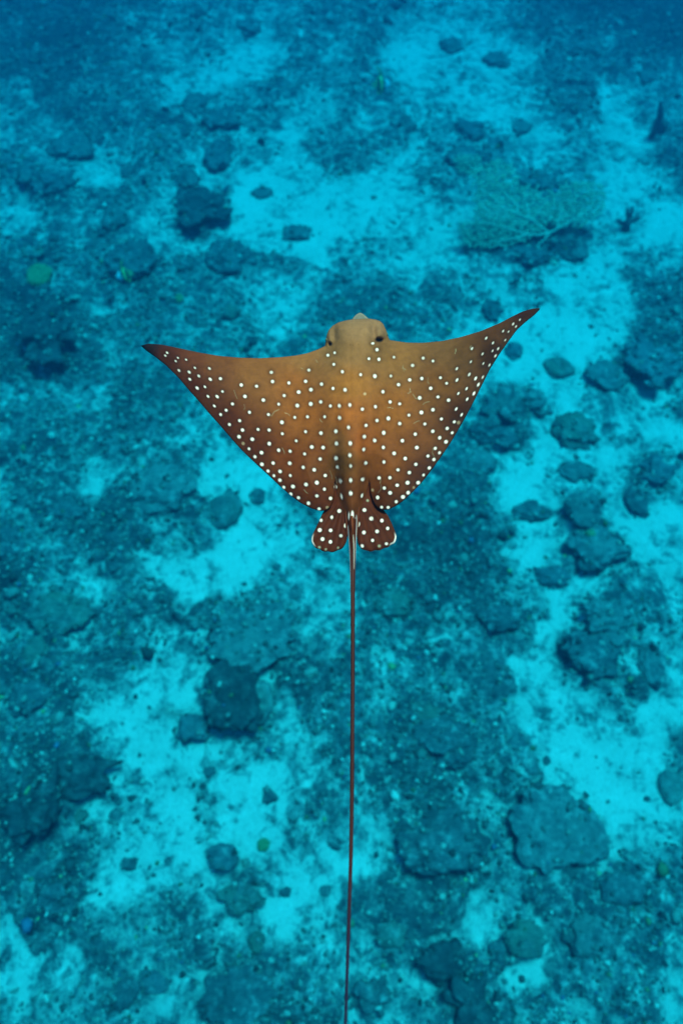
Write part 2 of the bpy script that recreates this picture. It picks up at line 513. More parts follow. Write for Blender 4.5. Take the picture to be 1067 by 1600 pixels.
# ------------------------------------------------------------------ corals and rocks one can tell apart
def lump(kind, seed, sub):
    v, f = ICO[sub]
    v = v.copy()
    if kind == 'dome':
        d = 1 + 0.55 * (fbm(v * 1.3, 3, seed) - 0.5) + 0.30 * (fbm(v * 4.5, 4, seed + 3) - 0.5)
        v = v * d[:, None]
    elif kind == 'rock':
        d = 1 + 1.15 * (fbm(v * 1.5, 4, seed) - 0.5) + 0.6 * (fbm(v * 5, 4, seed + 3) - 0.5)
        v = v * d[:, None]
    elif kind == 'clump':                     # heads grown together
        r = np.random.default_rng(int(seed * 10) + 5)
        d = np.full(len(v), 0.62)
        for k in range(13):
            c = r.standard_normal(3); c[2] = abs(c[2]) * 0.7; c /= np.linalg.norm(c)
            w = r.uniform(0.28, 0.5)
            q = np.linalg.norm(v - c, axis=1)
            d = np.maximum(d, r.uniform(0.85, 1.15) - 0.9 * (q / w) ** 2 * 0.4)
        d += 0.4 * (fbm(v * 5, 4, seed + 3) - 0.5)
        v = v * d[:, None]
    elif kind == 'plate':                     # flat table with a crisp rim
        ang = np.arctan2(v[:, 1], v[:, 0])
        w = np.stack([np.cos(ang), np.sin(ang), 0 * ang], -1)
        d = 1 + 0.6 * (fbm(w * 1.6, 4, seed, 0.6) - 0.5)
        rad = np.hypot(v[:, 0], v[:, 1])
        up = v[:, 2]
        v[:, 2] = np.where(up > 0, 0.55 + 0.25 * np.sqrt(np.clip(1 - rad ** 2, 0, 1)) , 0.5 - 1.3 * np.clip(1 - rad, 0, 1) ** 0.6)
        v[:, :2] *= d[:, None]
        v[:, 2] += 0.4 * (fbm(v * 4, 4, seed + 2) - 0.5) + 0.12 * (fbm(v * 1.4, 2, seed + 6) - 0.5)
    elif kind == 'block':                     # squarish block
        p = np.abs(v) ** 4
        v = v / (p.sum(1) ** 0.25)[:, None]
        v = v * (1 + 0.35 * (fbm(v * 1.2, 3, seed) - 0.5) + 0.24 * (fbm(v * 4.5, 3, seed + 3) - 0.5))[:, None]
    elif kind == 'ring':                      # cup sponge: raised rim round a hollow
        rad = np.hypot(v[:, 0], v[:, 1])
        top = v[:, 2] > 0
        hollow = np.exp(-((rad - 0.0) / 0.5) ** 2)
        v[:, 2] = np.where(top, v[:, 2] - 0.85 * hollow, v[:, 2])
        v *= (1 + 0.2 * (fbm(v * 1.6, 3, seed) - 0.5) + 0.12 * (fbm(v * 5, 3, seed + 3) - 0.5))[:, None]
    if kind != 'ring' and sub >= 4:           # knobs and pits all over
        r = np.random.default_rng(int(seed * 100) + 9)
        u = v / (np.linalg.norm(v, axis=1, keepdims=True) + 1e-9)
        q = np.zeros(len(v))
        for k in range(70 if sub > 4 else 45):
            c = r.standard_normal(3); c[2] = abs(c[2]) * 0.8 - 0.1; c /= np.linalg.norm(c)
            wd = r.uniform(0.10, 0.24)
            g_ = np.exp(-(np.linalg.norm(u - c, axis=1) / wd) ** 4)
            a_ = r.uniform(0.06, 0.20) * (1 if r.random() < 0.75 else -1)
            q = np.where(np.abs(g_ * a_) > np.abs(q), g_ * a_, q)
        v = v * (1 + q)[:, None]
    w = np.stack([fbm(v * 0.9 + 3, 3, seed + 11), fbm(v * 0.9 + 9, 3, seed + 12), 0.5 + 0 * v[:, 0]], -1) - 0.5
    v = v + 0.75 * w
    return v, f

# name, shape, material, px, py, half width, half height (photo pixels), label, category
CORALS = [
 ('coral_mound','dome','dark',342,240,18,20,'dark round coral head standing alone in the upper left beside pale sand','coral'),
 ('coral_mound','rock','brown',110,228,26,17,'wide brown coral mound in the upper left above the sand streaks','coral'),
 ('coral_mound','clump','dark',88,288,30,19,'dark lumpy coral cluster near the left edge below the wide brown mound','coral'),
 ('coral_mound','dome','brown',40,273,11,10,'small dark coral knob by the left edge, upper part of the picture','coral'),
 ('coral_mound','dome','brown',176,341,16,15,'round dark coral head halfway between left edge and tall bright sand patch','coral'),
 ('reef_rock','clump','black',308,326,44,32,'large dark reef mound whose right side meets a bright sand patch','rock'),
 ('coral_mound','dome','brown',462,361,20,12,'low smooth brown dome on sand, just right of the large bright patch','coral'),
 ('coral_mound','dome','dark',360,396,36,24,'wide dark coral dome below the large bright sand patch','coral'),
 ('coral_mound','dome','dark',203,406,35,24,'wide dark coral dome behind the small striped fish','coral'),
 ('coral_mound','dome','brown',303,160,18,12,'dark rounded coral head in the blue upper left, first above a small bright patch','coral'),
 ('coral_mound','rock','brown',348,184,22,11,'flat dark rock in the upper left with sand on both sides','rock'),
 ('reef_rock','rock','brown',388,40,20,9,'dark distant rock near the top edge left of centre','rock'),
 ('coral_mound','dome','brown',200,265,11,9,'small dark coral ball at the end of a sand streak on the upper left','coral'),
 ('coral_mound','rock','brown',290,275,20,14,'brown knobbly coral touching the top of the large dark reef mound','coral'),
 ('coral_mound','rock','brown',155,385,18,12,'dark low rock wedged left of the wide dome behind the striped fish','rock'),
 ('coral_mound','dome','grey',410,300,14,8,'small greyish coral on the rim of the large bright sand patch','coral'),
 ('reef_rock','rock','brown',707,70,16,9,'dark round rock on pale sand at the top right of centre','rock'),
 ('reef_rock','rock','brown',774,92,17,9,'dark rock with a bright sand halo, upper right near the top','rock'),
 ('coral_mound','dome','grey',815,198,12,11,'small grey coral ball on bright sand in the upper right','coral'),
 ('reef_rock','clump','dark',735,201,27,14,'dark lumpy rock between bright sand streaks in the upper right','rock'),
 ('reef_rock','rock','brown',635,193,13,9,'little dark rock at the upper right of centre under the distant striped fish','rock'),
 ('reef_rock','rock','brown',905,70,26,12,'brown distant rock in the dark upper right corner','rock'),
 ('reef_rock','rock','brown',725,243,26,14,'brown rock directly behind the tip of the large sea fan','rock'),
 ('reef_rock','rock','dark',826,390,34,15,'dark rock under the base of the large sea fan','rock'),
 ('reef_rock','rock','brown',890,392,24,13,'dark rock right of the foot of the large sea fan','rock'),
 ('coral_mound','dome','brown',1010,120,14,9,'brown faint coral dome near the top right edge','coral'),
 ('reef_rock','rock','brown',842,281,25,11,'brown low rock in the gap between the two lobes of the sea fan','rock'),
 ('reef_rock','clump','black',75,512,52,44,'very dark craggy reef mound on the left edge beside the left wing tip','rock'),
 ('leather_coral','ring','lime',62,427,19,15,'yellow green leathery coral cup near the left edge','coral'),
 ('leather_coral','dome','lime',281,464,6,6,'tiny yellow green coral tuft above the left wing','coral'),
 ('leather_coral','dome','olive',52,393,16,7,'flat olive coral just above the yellow green cup','coral'),
 ('coral_mound','dome','grey',255,755,44,36,'large smooth greyish coral dome left of the ray above bright sand','coral'),
 ('coral_mound','dome','brown',352,792,27,24,'brown rounded coral next to the large greyish dome','coral'),
 ('coral_mound','dome','dark',403,773,11,11,'small dark coral ball on sand below the trailing edge of the left wing','coral'),
 ('coral_mound','rock','dark',105,798,22,16,'dark rock between two sand patches at the left, level with the ray tail base','rock'),
 ('coral_mound','dome','olive',360,486,14,10,'faint olive coral mound above the middle of the left wing','coral'),
 ('vase_sponge','ring','olive',872,573,22,15,'cup shaped sponge with pale hollow centre on sand right of the right wing','sponge'),
 ('coral_mound','clump','brown',785,636,38,34,'tall dark coral clump on the sand close to the right wing','coral'),
 ('reef_rock','rock','dark',775,668,36,18,'dark rubble ledge at the foot of the tall clump beside the right wing','rock'),
 ('coral_mound','dome','grey',838,626,14,10,'small rounded grey coral right of the tall clump beside the right wing','coral'),
 ('coral_mound','rock','dark',858,642,6,6,'very small dark coral ball under the rounded grey coral','coral'),
 ('table_coral','plate','brown',898,735,27,14,'flat brown plate coral on pale sand at the right','coral'),
 ('coral_mound','dome','brown',911,794,24,25,'round smooth brown dome coral on sand at the right side','coral'),
 ('coral_mound','dome','dark',993,778,18,19,'rounded dark coral right of the smooth brown dome','coral'),
 ('reef_rock','clump','bluegrey',1012,560,46,38,'banded bluish reef mound at the right edge level with the right wing','rock'),
 ('table_coral','plate','grey',945,582,32,20,'grey plate coral between the cup sponge and the banded mound','coral'),
 ('reef_rock','rock','dark',768,482,13,13,'dark coral block just left of the right wing tip sand','rock'),
 ('coral_mound','dome','bluegrey',803,545,12,13,'bluish coral ball just right of the outer right wing','coral'),
 ('reef_rock','clump','bluegrey',1025,735,32,24,'bluish knobbly coral mound at the far right edge above the rounded dark coral','rock'),
 ('reef_rock','rock','olive',895,668,30,22,'olive rubble mound between the rounded grey coral and the right edge','rock'),
 ('coral_mound','rock','dark',828,798,20,16,'dark rock left of the smooth brown dome coral','rock'),
 ('coral_mound','dome','grey',752,718,22,18,'greyish coral next to the rear edge of the right wing','coral'),
 ('coral_block','block','black',365,1082,36,40,'dark square coral block with pale flecks on sand left of the tail','coral'),
 ('reef_rock','block','bluegrey',303,1133,22,18,'pale bluish wedge shaped stone below left of the dark square block','rock'),
 ('coral_mound','ring','pale',405,1092,22,30,'pale crescent coral rim hugging the right side of the dark square block','coral'),
 ('coral_mound','dome','dark',52,1082,30,24,'dark domed coral at the left edge, lower half','coral'),
 ('coral_mound','dome','olive',57,1016,17,17,'olive round coral above the dark dome on the left edge','coral'),
 ('coral_mound','dome','pale',305,973,6,8,'small pale oval lump on dark turf left of the tail','coral'),
 ('coral_mound','dome','dark',180,882,10,8,'small dark coral ball in the turf, left side below wing level','coral'),
 ('coral_mound','dome','dark',433,884,7,6,'small dark ball on bright sand left of the pelvic fins','coral'),
 ('coral_mound','rock','olive',95,952,38,32,'broad olive grey coral mass near the left edge below the wing','coral'),
 ('coral_mound','dome','dark',18,842,24,22,'dark coral dome cut by the left edge, level with the pelvic fins','coral'),
 ('table_coral','plate','grey',395,985,58,44,'broad grey plate coral left of the tail, above the dark square block','coral'),
 ('coral_mound','dome','olive',615,936,26,26,'round olive dark coral right of the upper tail','coral'),
 ('reef_rock','rock','grey',928,850,38,30,'grey mound with rough top right of centre below the smooth dome','rock'),
 ('coral_mound','rock','bluegrey',862,899,26,14,'elongated bluish coral lying on sand right of centre','coral'),
 ('coral_mound','dome','dark',893,889,11,7,'dark end knob of the elongated bluish coral','coral'),
 ('reef_rock','clump','grey',945,958,46,34,'grey lumpy coral mound right of centre above a sand gap','rock'),
 ('reef_rock','rock','dark',925,1015,40,28,'dark coral mound under the grey lumpy one on the right','rock'),
 ('coral_mound','dome','pale',948,1053,32,9,'long pale coral ridge below the dark mound on the right','coral'),
 ('coral_mound','dome','dark',853,1187,6,6,'tiny dark ball alone on the largest bright sand area','coral'),
 ('leather_coral','rock','olive',662,1112,20,14,'olive green coral patch right of the middle of the tail','coral'),
 ('coral_mound','dome','pale',641,1133,7,6,'small pale coral ball beside the olive green patch','coral'),
 ('reef_rock','rock','dark',695,1152,48,32,'dark broad rock right of the tail below the olive green patch','rock'),
 ('reef_rock','rock','dark',782,962,26,20,'dark rock at the edge of the right sand, level with the upper tail','rock'),
 ('coral_mound','dome','grey',1015,1032,18,28,'tall grey coral at the right edge beside bright sand','coral'),
 ('reef_rock','clump','black',62,1248,46,44,'blackish craggy reef mound in the lower left','rock'),
 ('reef_rock','rock','black',128,1206,44,24,'dark rock shelf overhanging sand in the lower left','rock'),
 ('coral_mound','dome','dark',203,1348,11,9,'small dark oval coral alone on sand, lower left','coral'),
 ('coral_mound','dome','olive',126,1272,11,10,'olive knob on the sand edge right of the blackish mound','coral'),
 ('coral_mound','dome','dark',421,1243,11,10,'dark round coral alone on bright sand left of the lower tail','coral'),
 ('leather_coral','dome','lime',412,1318,9,9,'pale green soft coral on sand left of the lower tail','coral'),
 ('coral_mound','clump','olive',382,1397,34,26,'olive coral dome with rough skirt, lower left of the tail','coral'),
 ('coral_mound','dome','bluegrey',350,1334,22,18,'bluish grey dome coral above the olive one','coral'),
 ('coral_mound','rock','dark',82,1394,20,16,'dark rock on turf at the lower left','rock'),
 ('coral_mound','dome','olive',402,1468,14,13,'small olive coral head under the rough olive dome','coral'),
 ('coral_mound','clump','brown',66,1466,17,16,'brown lumpy coral on the lower left sand','coral'),
 ('coral_mound','dome','bluegrey',235,1532,24,17,'bluish smooth coral head near the bottom left','coral'),
 ('coral_mound','dome','dark',198,1546,17,17,'dark coral ball touching the bluish smooth head at the bottom','coral'),
 ('coral_mound','dome','dark',328,1204,10,8,'small dark coral left of the bright sand in the lower middle','coral'),
 ('coral_mound','dome','dark',183,1271,9,8,'small dark coral ball on sand in the lower left, above the oval one','coral'),
 ('table_coral','plate','dark',378,1548,58,34,'broad dark plate coral at the bottom left of the tail','coral'),
 ('coral_mound','rock','dark',525,1316,11,8,'dark stone touching the left side of the lower tail','rock'),
 ('coral_mound','dome','dark',446,1392,9,7,'small dark coral right of the rough olive dome','coral'),
 ('coral_mound','dome','grey',508,1390,8,8,'small grey ball close to the lower tail','coral'),
 ('coral_mound','dome','dark',692,1306,56,44,'very large smooth dark dome coral right of the lower tail','coral'),
 ('table_coral','plate','grey',868,1280,62,54,'very large round grey plate coral with crisp rim beside bright sand','coral'),
 ('reef_rock','block','dark',972,1384,32,18,'dark wedge shaped rock in the lower right','rock'),
 ('coral_mound','clump','brown',585,1543,26,27,'brown lumpy dome at the bottom right of the tail','coral'),
 ('coral_mound','dome','olive',822,1460,27,25,'olive dome coral above a small sand pool in the lower right','coral'),
 ('coral_mound','dome','dark',786,1480,18,13,'dark flat coral left of the olive dome in the lower right','coral'),
 ('reef_rock','clump','black',738,1560,38,34,'blackish craggy rock at the bottom edge right of the tail','rock'),
 ('reef_rock','rock','black',690,1495,34,22,'dark ledge above the blackish rock at the bottom','rock'),
 ('coral_mound','dome','olive',610,1455,22,18,'olive faint dome right of the tail end','coral'),
 ('coral_mound','ring','pale',1048,1222,22,22,'pale ring shaped coral on sand at the right edge','coral'),
 ('coral_mound','rock','brown',920,1455,34,34,'brown rock mound in the lower right between plate coral and edge','rock'),
 ('coral_mound','dome','dark',1010,1247,5,4,'tiny dark pebble on the bright sand near the pale ring','rock'),
]
HGT = {'dome': 0.42, 'rock': 0.40, 'clump': 0.5, 'plate': 0.22, 'block': 0.5, 'ring': 0.5}
SINK = {'dome': 0.32, 'rock': 0.34, 'clump': 0.28, 'plate': 0.16, 'block': 0.3, 'ring': 0.3}
groups = {'coral_mound': 'coral mounds on the reef', 'reef_rock': 'rocks of the reef', 'table_coral': 'plate corals', 'leather_coral': 'soft corals'}
CRUST = []
for k, (name, shape, mat, px, py, hw, hh, label, cat) in enumerate(CORALS):
    p = at(px, py + hh * 0.35, 0.1)
    z = gz(p[0], p[1])
    p = at(px, py + hh * 0.25, z)
    d = math.sqrt(p[0] ** 2 + p[1] ** 2 + (CAM_H - z) ** 2)
    _, _, f = to_pix(p)
    s = 1.5 / 1600 * f                     # metres per photo pixel there
    el = math.atan2(CAM_H - z, math.hypot(p[0], p[1]))
    rx = hw * s * 1.05
    # the outline seen from above is rx wide; its seen height mixes depth and standing height
    target = hh * s
    hz = HGT[shape] * min(rx, target)
    ry = max(0.5 * rx, math.sqrt(max(target ** 2 - (hz * math.cos(el)) ** 2, 0.05 * target ** 2)) / max(math.sin(el), 0.3))
    ry = min(ry, 2.0 * rx)
    sub = 5 if hw * hh > 1300 else (4 if hw * hh > 70 else 3)
    v, f_ = lump(shape, 3.1 + k * 1.37, sub)
    v = v * np.array([rx, ry, hz]) + np.array([0, 0, hz * (1 - 2 * SINK[shape])])
    o = link(name, np_mesh(name, v, f_), M[mat], loc=(p[0], p[1], z))
    tag(o, label, cat, groups.get(name))
    if shape != 'ring' and mat != 'lime' and hw * hh > 90:      # loose bits lying on and round each mound
        rr_ = np.random.default_rng(900 + k)
        cnt = int(min(420, rx * ry / 0.028 ** 2 * 0.22))
        u1 = np.sqrt(rr_.random(cnt)) * 1.35
        a1 = rr_.uniform(0, 6.283, cnt)
        lx, ly = u1 * np.cos(a1), u1 * np.sin(a1)
        vx, vy = v[:, 0] / rx, v[:, 1] / ry
        top = np.full(cnt, -9.0)
        for q in range(cnt):
            near = (vx - lx[q]) ** 2 + (vy - ly[q]) ** 2 < 0.006
            if near.any(): top[q] = v[near, 2].max()
        X1, Y1 = p[0] + lx * rx, p[1] + ly * ry
        g1 = ground_z(X1, Y1)
        z1 = np.maximum(g1, z + top)
        CRUST.append((X1, Y1, z1, 0.010 * (4.2 ** rr_.random(cnt))))

parts = [scatter(56000, 0.009, 0.034, 1, 0.30), scatter(1300, 0.035, 0.085, 2, 0.45)]
parts += [stones(*c, np.random.default_rng(40 + q)) for q, c in enumerate(CRUST)]
off, Vs, Fs, Cs = 0, [], [], []
for v, f, c in parts:
    Vs.append(v); Fs.append(f + off); Cs.append(c); off += len(v)
rub = link('coral_rubble', np_mesh('coral_rubble', np.vstack(Vs), np.vstack(Fs), True, np.vstack(Cs)), m_rub)
rub['kind'] = 'stuff'

# tube sponge and branching coral on the right
def branch_obj(name, polylines, mat, label, cat, loc):
    root = empty(name, loc)
    tag(root, label, cat)
    for P, R, nm in polylines:
        V, Fs = tube(P, R, 10)
        link(nm, np_mesh(nm, V, Fs), mat, root)
    return root
p = at(1019, 212, 0.1); z = gz(p[0], p[1])
branch_obj('tube_sponge', [
    ([(0, 0, -0.1), (0.02, 0.0, 0.15), (0.0, 0.04, 0.32), (-0.05, 0.08, 0.46), (-0.08, 0.1, 0.55)], [0.07, 0.08, 0.066, 0.045, 0.025], 'tube'),
    ([(0.1, -0.04, -0.1), (0.13, -0.05, 0.1), (0.14, -0.03, 0.24)], [0.06, 0.07, 0.04], 'tube')],
    M['dark'], 'upright dark tube sponge near the right edge in the upper part', 'sponge', (p[0], p[1], z))
p = at(980, 352, 0.1); z = gz(p[0], p[1])
def ln(*pts): return np.array(pts, float)
branch_obj('branching_coral', [
    (ln((0, 0, -0.1), (0, 0.02, 0.12), (-0.01, 0.05, 0.24)), [0.09, 0.065, 0.05], 'stem'),
    (ln((-0.01, 0.05, 0.2), (-0.06, 0.08, 0.3), (-0.09, 0.1, 0.4)), [0.04, 0.032, 0.018], 'branch'),
    (ln((0, 0.05, 0.2), (0.01, 0.08, 0.32), (0.0, 0.11, 0.42)), [0.04, 0.032, 0.018], 'branch'),
    (ln((0, 0.03, 0.12), (0.1, 0.05, 0.18), (0.16, 0.08, 0.28)), [0.04, 0.034, 0.018], 'branch'),
    (ln((0.1, 0.05, 0.18), (0.17, 0.05, 0.2), (0.23, 0.07, 0.25)), [0.03, 0.026, 0.014], 'branch'),
    (ln((0, 0.03, 0.1), (-0.12, 0.04, 0.14), (-0.2, 0.05, 0.2)), [0.04, 0.03, 0.016], 'branch')],
    M['dark'], 'dark antler like branching coral on sand right of the sea fan', 'coral', (p[0], p[1], z))

# ------------------------------------------------------------------ sea fans
def in_poly(P, poly):
    x, y = P[:, 0], P[:, 1]
    c = np.zeros(len(P), bool)
    n = len(poly)
    for i in range(n):
        x0, y0 = poly[i]; x1, y1 = poly[(i + 1) % n]
        cr = ((y0 > y) != (y1 > y)) & (x < (x1 - x0) * (y - y0) / (y1 - y0 + 1e-12) + x0)
        c ^= cr
    return c

def sea_fan(label, base, nrm, lobes, veins, spacing, seed, vein_r, twig_r):
    bz = gz(*at(base[0], base[1], 0.1)[:2])
    B = at(base[0], base[1], bz + 0.05)
    n = np.array(nrm, float); n /= np.linalg.norm(n)
    def on_plane(q):
        q = np.asarray(q, float)
        dx, dy, dz = pix_dir(q[:, 0], q[:, 1])
        D = np.stack([dx, dy, dz], -1)
        C0 = np.array([0, 0, CAM_H])
        t = ((B - C0) @ n) / (D @ n)
        P = C0 + D * t[:, None]
        P += n * (0.10 * (fbm(P * 1.2, 2, seed) - 0.5))[:, None]
        return P - B
    root = empty('sea_fan', B)
    tag(root, label, 'sea fan', 'sea fans')
    r = np.random.default_rng(seed)
    nodes = []
    for v in veins:
        v = np.array(v, float)
        d = np.concatenate([[0], np.cumsum(np.hypot(*np.diff(v, axis=0).T))])
        s = np.arange(0, d[-1], spacing)
        q = np.stack([np.interp(s, d, v[:, 0]), np.interp(s, d, v[:, 1])], 1)
        q += r.normal(0, 0.5, q.shape)
        nodes.append(q)
        P = on_plane(q)
        V, Fs = tube(P, np.linspace(vein_r, vein_r * 0.4, len(P)), 6)
        link('branch', np_mesh('branch', V, Fs), M['fan_stem'], root)
    for poly in lobes:
        poly = np.array(poly, float)
        lo, hi = poly.min(0), poly.max(0)
        cnt = int((hi - lo).prod() / spacing ** 2 * 1.6)
        Q = r.uniform(lo, hi, (cnt, 2))
        Q = Q[in_poly(Q + r.normal(0, 3.5, Q.shape), poly)]
        T = np.vstack(nodes)
        dist = np.full(len(Q), 1e9); near = np.zeros(len(Q), int)
        for i0 in range(len(T)):
            dd = np.hypot(*(Q - T[i0]).T); m_ = dd < dist
            dist[m_] = dd[m_]; near[m_] = i0
        T = list(T); segs = []
        done = np.zeros(len(Q), bool)
        for _ in range(len(Q)):
            i0 = int(np.argmin(np.where(done, 1e9, dist)))
            done[i0] = True
            segs.append((T[near[i0]], Q[i0]))
            T.append(Q[i0]); k = len(T) - 1
            dd = np.hypot(*(Q - Q[i0]).T); m_ = dd < dist
            dist[m_] = dd[m_]; near[m_] = k
        A = on_plane(np.array([s[0] for s in segs])); Bq = on_plane(np.array([s[1] for s in segs]))
        parts = [tube(np.stack([a, b_]), [twig_r, twig_r * 0.8], 3, False) for a, b_ in zip(A, Bq)]
        V, Fs = join_parts(parts)
        link('fan_web', np_mesh('fan_web', V, Fs), M['fan'], root)['kind'] = 'stuff'
    return root

sea_fan('large greenish sea fan with spread lobes and pale branching veins, upper right', (857, 366), (0.05, -0.62, 0.78),
    [[(722,372),(714,352),(738,345),(746,330),(741,308),(745,288),(735,272),(755,262),(772,248),(800,262),(812,290),(845,300),(862,330),(852,352),(830,366),(808,380),(770,388),(735,384)],
     [(852,298),(868,302),(885,285),(910,282),(935,288),(946,310),(935,335),(910,352),(880,356),(860,345)]],
    [[(857,364),(842,352),(826,342),(806,334),(787,327),(764,321),(740,325)], [(806,334),(808,323),(795,309),(784,296),(770,285),(748,273)],
     [(857,364),(837,368),(823,366),(806,362),(787,355),(761,349),(732,350)], [(823,366),(808,372),(790,376),(765,378)],
     [(857,364),(882,351),(902,340),(909,326),(910,305)], [(870,356),(877,323),(874,308)], [(826,342),(822,322),(815,300)], [(857,366),(846,378),(836,386)],
     [(787,327),(772,312),(757,300)], [(902,340),(920,325),(934,312)]], 2.4, 4, 0.022, 0.021)
sea_fan('small faint greenish sea fan below the large one, growing towards the ray', (846, 398), (-0.05, -0.35, 0.93),
    [[(838,398),(860,398),(872,425),(868,450),(848,466),(822,458),(812,435),(824,415)]],
    [[(846,399),(842,418),(836,440),(830,455)], [(846,399),(856,420),(860,445)], [(842,418),(830,432)]], 2.4, 8, 0.016, 0.019)
sea_fan('dim olive sea fan low on dark rock behind the large one', (742, 268), (0.1, -0.45, 0.9),
    [[(742,272),(715,268),(708,250),(722,240),(745,240),(755,256)]],
    [[(742,268),(730,255),(718,248)], [(742,268),(742,252)]], 2.5, 9, 0.016, 0.017)

# ------------------------------------------------------------------ the two small fish
def striped_fish(label, px, py, height, length, heading, roll, pitch=0.0):
    P = at(px, py, height)
    root = empty('bannerfish', P)
    tag(root, label, 'fish', 'striped reef fish')
    L = length
    def col(V):
        x = V[:, 0] / L
        c = np.tile(np.array([0.56, 0.56, 0.56]), (len(V), 1))
        c[(x > 0.02) & (x < 0.17)] = (0.02, 0.02, 0.02)
        c[(x > -0.28) & (x <= -0.12)] = (0.02, 0.02, 0.02)
        c[(x > -0.12) & (x <= 0.02)] = (0.45, 0.52, 0.14)
        c[x <= -0.28] = (0.30, 0.34, 0.12)
        return c
    # body: deep, thin, pointed snout
    v, f = ICO[4]
    x = v[:, 0]
    prof = np.clip(1 - np.abs(x) ** 2.2, 0, 1) ** 0.5
    rad = np.hypot(v[:, 1], v[:, 2]) + 1e-6
    B = np.stack([x * 0.42 * L, v[:, 1] / rad * rad * 0.11 * L, v[:, 2] * 0.36 * L * (1 - 0.18 * x)], -1)
    B[:, 0] += np.where(x > 0.75, (x - 0.75) * 0.25 * L, 0)
    link('body', np_mesh('body', B, f, True, col(B)), m_fish, root)
    def fin(name, pts, th, c=None):
        pts = np.array(pts, float) * L
        n = len(pts)
        V = np.concatenate([np.stack([pts[:, 0], np.full(n, s * th * L), pts[:, 1]], -1) for s in (-1, 1)])
        bm = bmesh.new()
        vs_ = [bm.verts.new(q) for q in V]
        bm.faces.new(vs_[:n][::-1]); bm.faces.new(vs_[n:])
        for i in range(n):
            j = (i + 1) % n
            bm.faces.new((vs_[i], vs_[j], vs_[n + j], vs_[n + i]))
        bmesh.ops.recalc_face_normals(bm, faces=bm.faces[:])
        bmesh.ops.triangulate(bm, faces=bm.faces[:])
        me = bpy.data.meshes.new(name); bm.to_mesh(me); bm.free()
        cc = np.tile(np.array(c), (len(V), 1)) if c is not None else col(V)
        a = me.attributes.new('surface_tint', 'FLOAT_COLOR', 'POINT')
        a.data.foreach_set('color', np.hstack([cc, np.ones((len(cc), 1))]).astype(np.float32).ravel())
        link(name, me, m_fish, root)
    fin('dorsal_fin', [(0.12, 0.32), (0.08, 0.46), (-0.08, 0.72), (-0.34, 0.95), (-0.16, 0.62), (-0.10, 0.45), (-0.28, 0.36), (-0.36, 0.2), (-0.3, 0.12), (-0.1, 0.28)], 0.02)
    fin('anal_fin', [(-0.02, -0.3), (-0.14, -0.5), (-0.3, -0.42), (-0.36, -0.16), (-0.28, -0.12)], 0.02)
    fin('tail_fin', [(-0.38, 0.07), (-0.5, 0.16), (-0.58, 0.17), (-0.55, 0.0), (-0.58, -0.17), (-0.5, -0.16), (-0.38, -0.07)], 0.016, (0.30, 0.34, 0.16))
    fin('pectoral_fin', [(0.14, -0.06), (0.02, 0.0), (-0.02, -0.08), (0.04, -0.14)], 0.118, (0.40, 0.42, 0.25))
    root.rotation_euler = (roll, pitch, heading)
    return root
striped_fish('pale bannerfish with dark bars swimming far off near the top middle', 597, 132, 0.7, 0.34, math.radians(8), math.radians(-35))
striped_fish('small yellow green striped bannerfish over dark coral dome at the left', 194, 430, 0.75, 0.26, math.radians(205), math.radians(30))

# ------------------------------------------------------------------ the spotted eagle ray
RAY_Z = CAM_H - 1.25
RC = at(548, 650, RAY_Z)
PXM = 0.00143                          # metres per photo pixel at the ray
ray = empty('eagle_ray', RC)
tag(ray, 'brown spotted eagle ray with spread wings and long whip tail gliding over the reef', 'ray')

LEAD = np.array([(220,540),(231.9,536.8),(251,538.2),(279.7,544),(311.5,551),(343.4,556.2),(375.3,559),(407,559.7),(439,558),(461,555.6),(480.4,551.8),(496.4,546),(507.6,540.6),
 (508.4,536),(509.2,530),(511,522),(513.6,515.7),(519.4,509),(528.7,503.7),(539,500.8),(550.3,498.8),(563,498.2),(575,497.6),(586.4,499.2),(593.6,501.6),(598.8,506.4),(602.3,514),(604.6,520),(606.6,527),(608.6,531.2),
 (619.4,533),(635.9,535.3),(660,535.7),(690,533),(720,526.6),(750,517.6),(780,505),(798,495.4),(816,486.6),(831,482.3),(841.4,481.3),(843.4,482.6)])
TRAIL = np.array([(220,540),(228.7,547.6),(244.6,558.8),(260.5,571.5),(279.7,590.7),(295.6,609.8),(311.5,627.3),(327.5,646.4),(343.4,664),(359.3,682.5),(375.3,700.6),(391.2,716.5),(407,731),(423,745.8),(439,761),(455,775),(470.9,786.6),(486.8,794.6),(499.5,798.6),(509,797.6),(516,792),(520.5,783),(522.4,775),
 (523.2,752),(526,772),(530,786),(536,802),(541,824),(546,852),(549,866),(552,866),(555.5,852),(559,824),(562,802),(568,786),(573,770),(577.2,752),
 (578.2,768),(581.5,780),(586,789),(591,794.2),(598.5,797),(607.5,796),(618,790.8),(630,782.4),(645,768.3),(660,752.4),(675,733),(690,712),(705,689.5),(720,664),(735,637),(750,607),(765,577),(780,553),(795,532),(807,515.5),(822,502),(835.4,491.5),(843.4,482.6)])
xs = [np.linspace(220.0, 843.4, 560)]
for a, b_, n in ((505, 522, 60), (585, 612, 80), (519, 528, 40), (572, 582, 40), (534, 566, 60), (220, 240, 40), (825, 843.4, 50)):
    xs.append(np.linspace(a, b_, n))
xs = np.unique(np.round(np.concatenate(xs), 3))

def smooth_curve(pts, x):
    return np.interp(x, pts[:, 0], pts[:, 1])
yt, yb = smooth_curve(LEAD, xs), smooth_curve(TRAIL, xs)
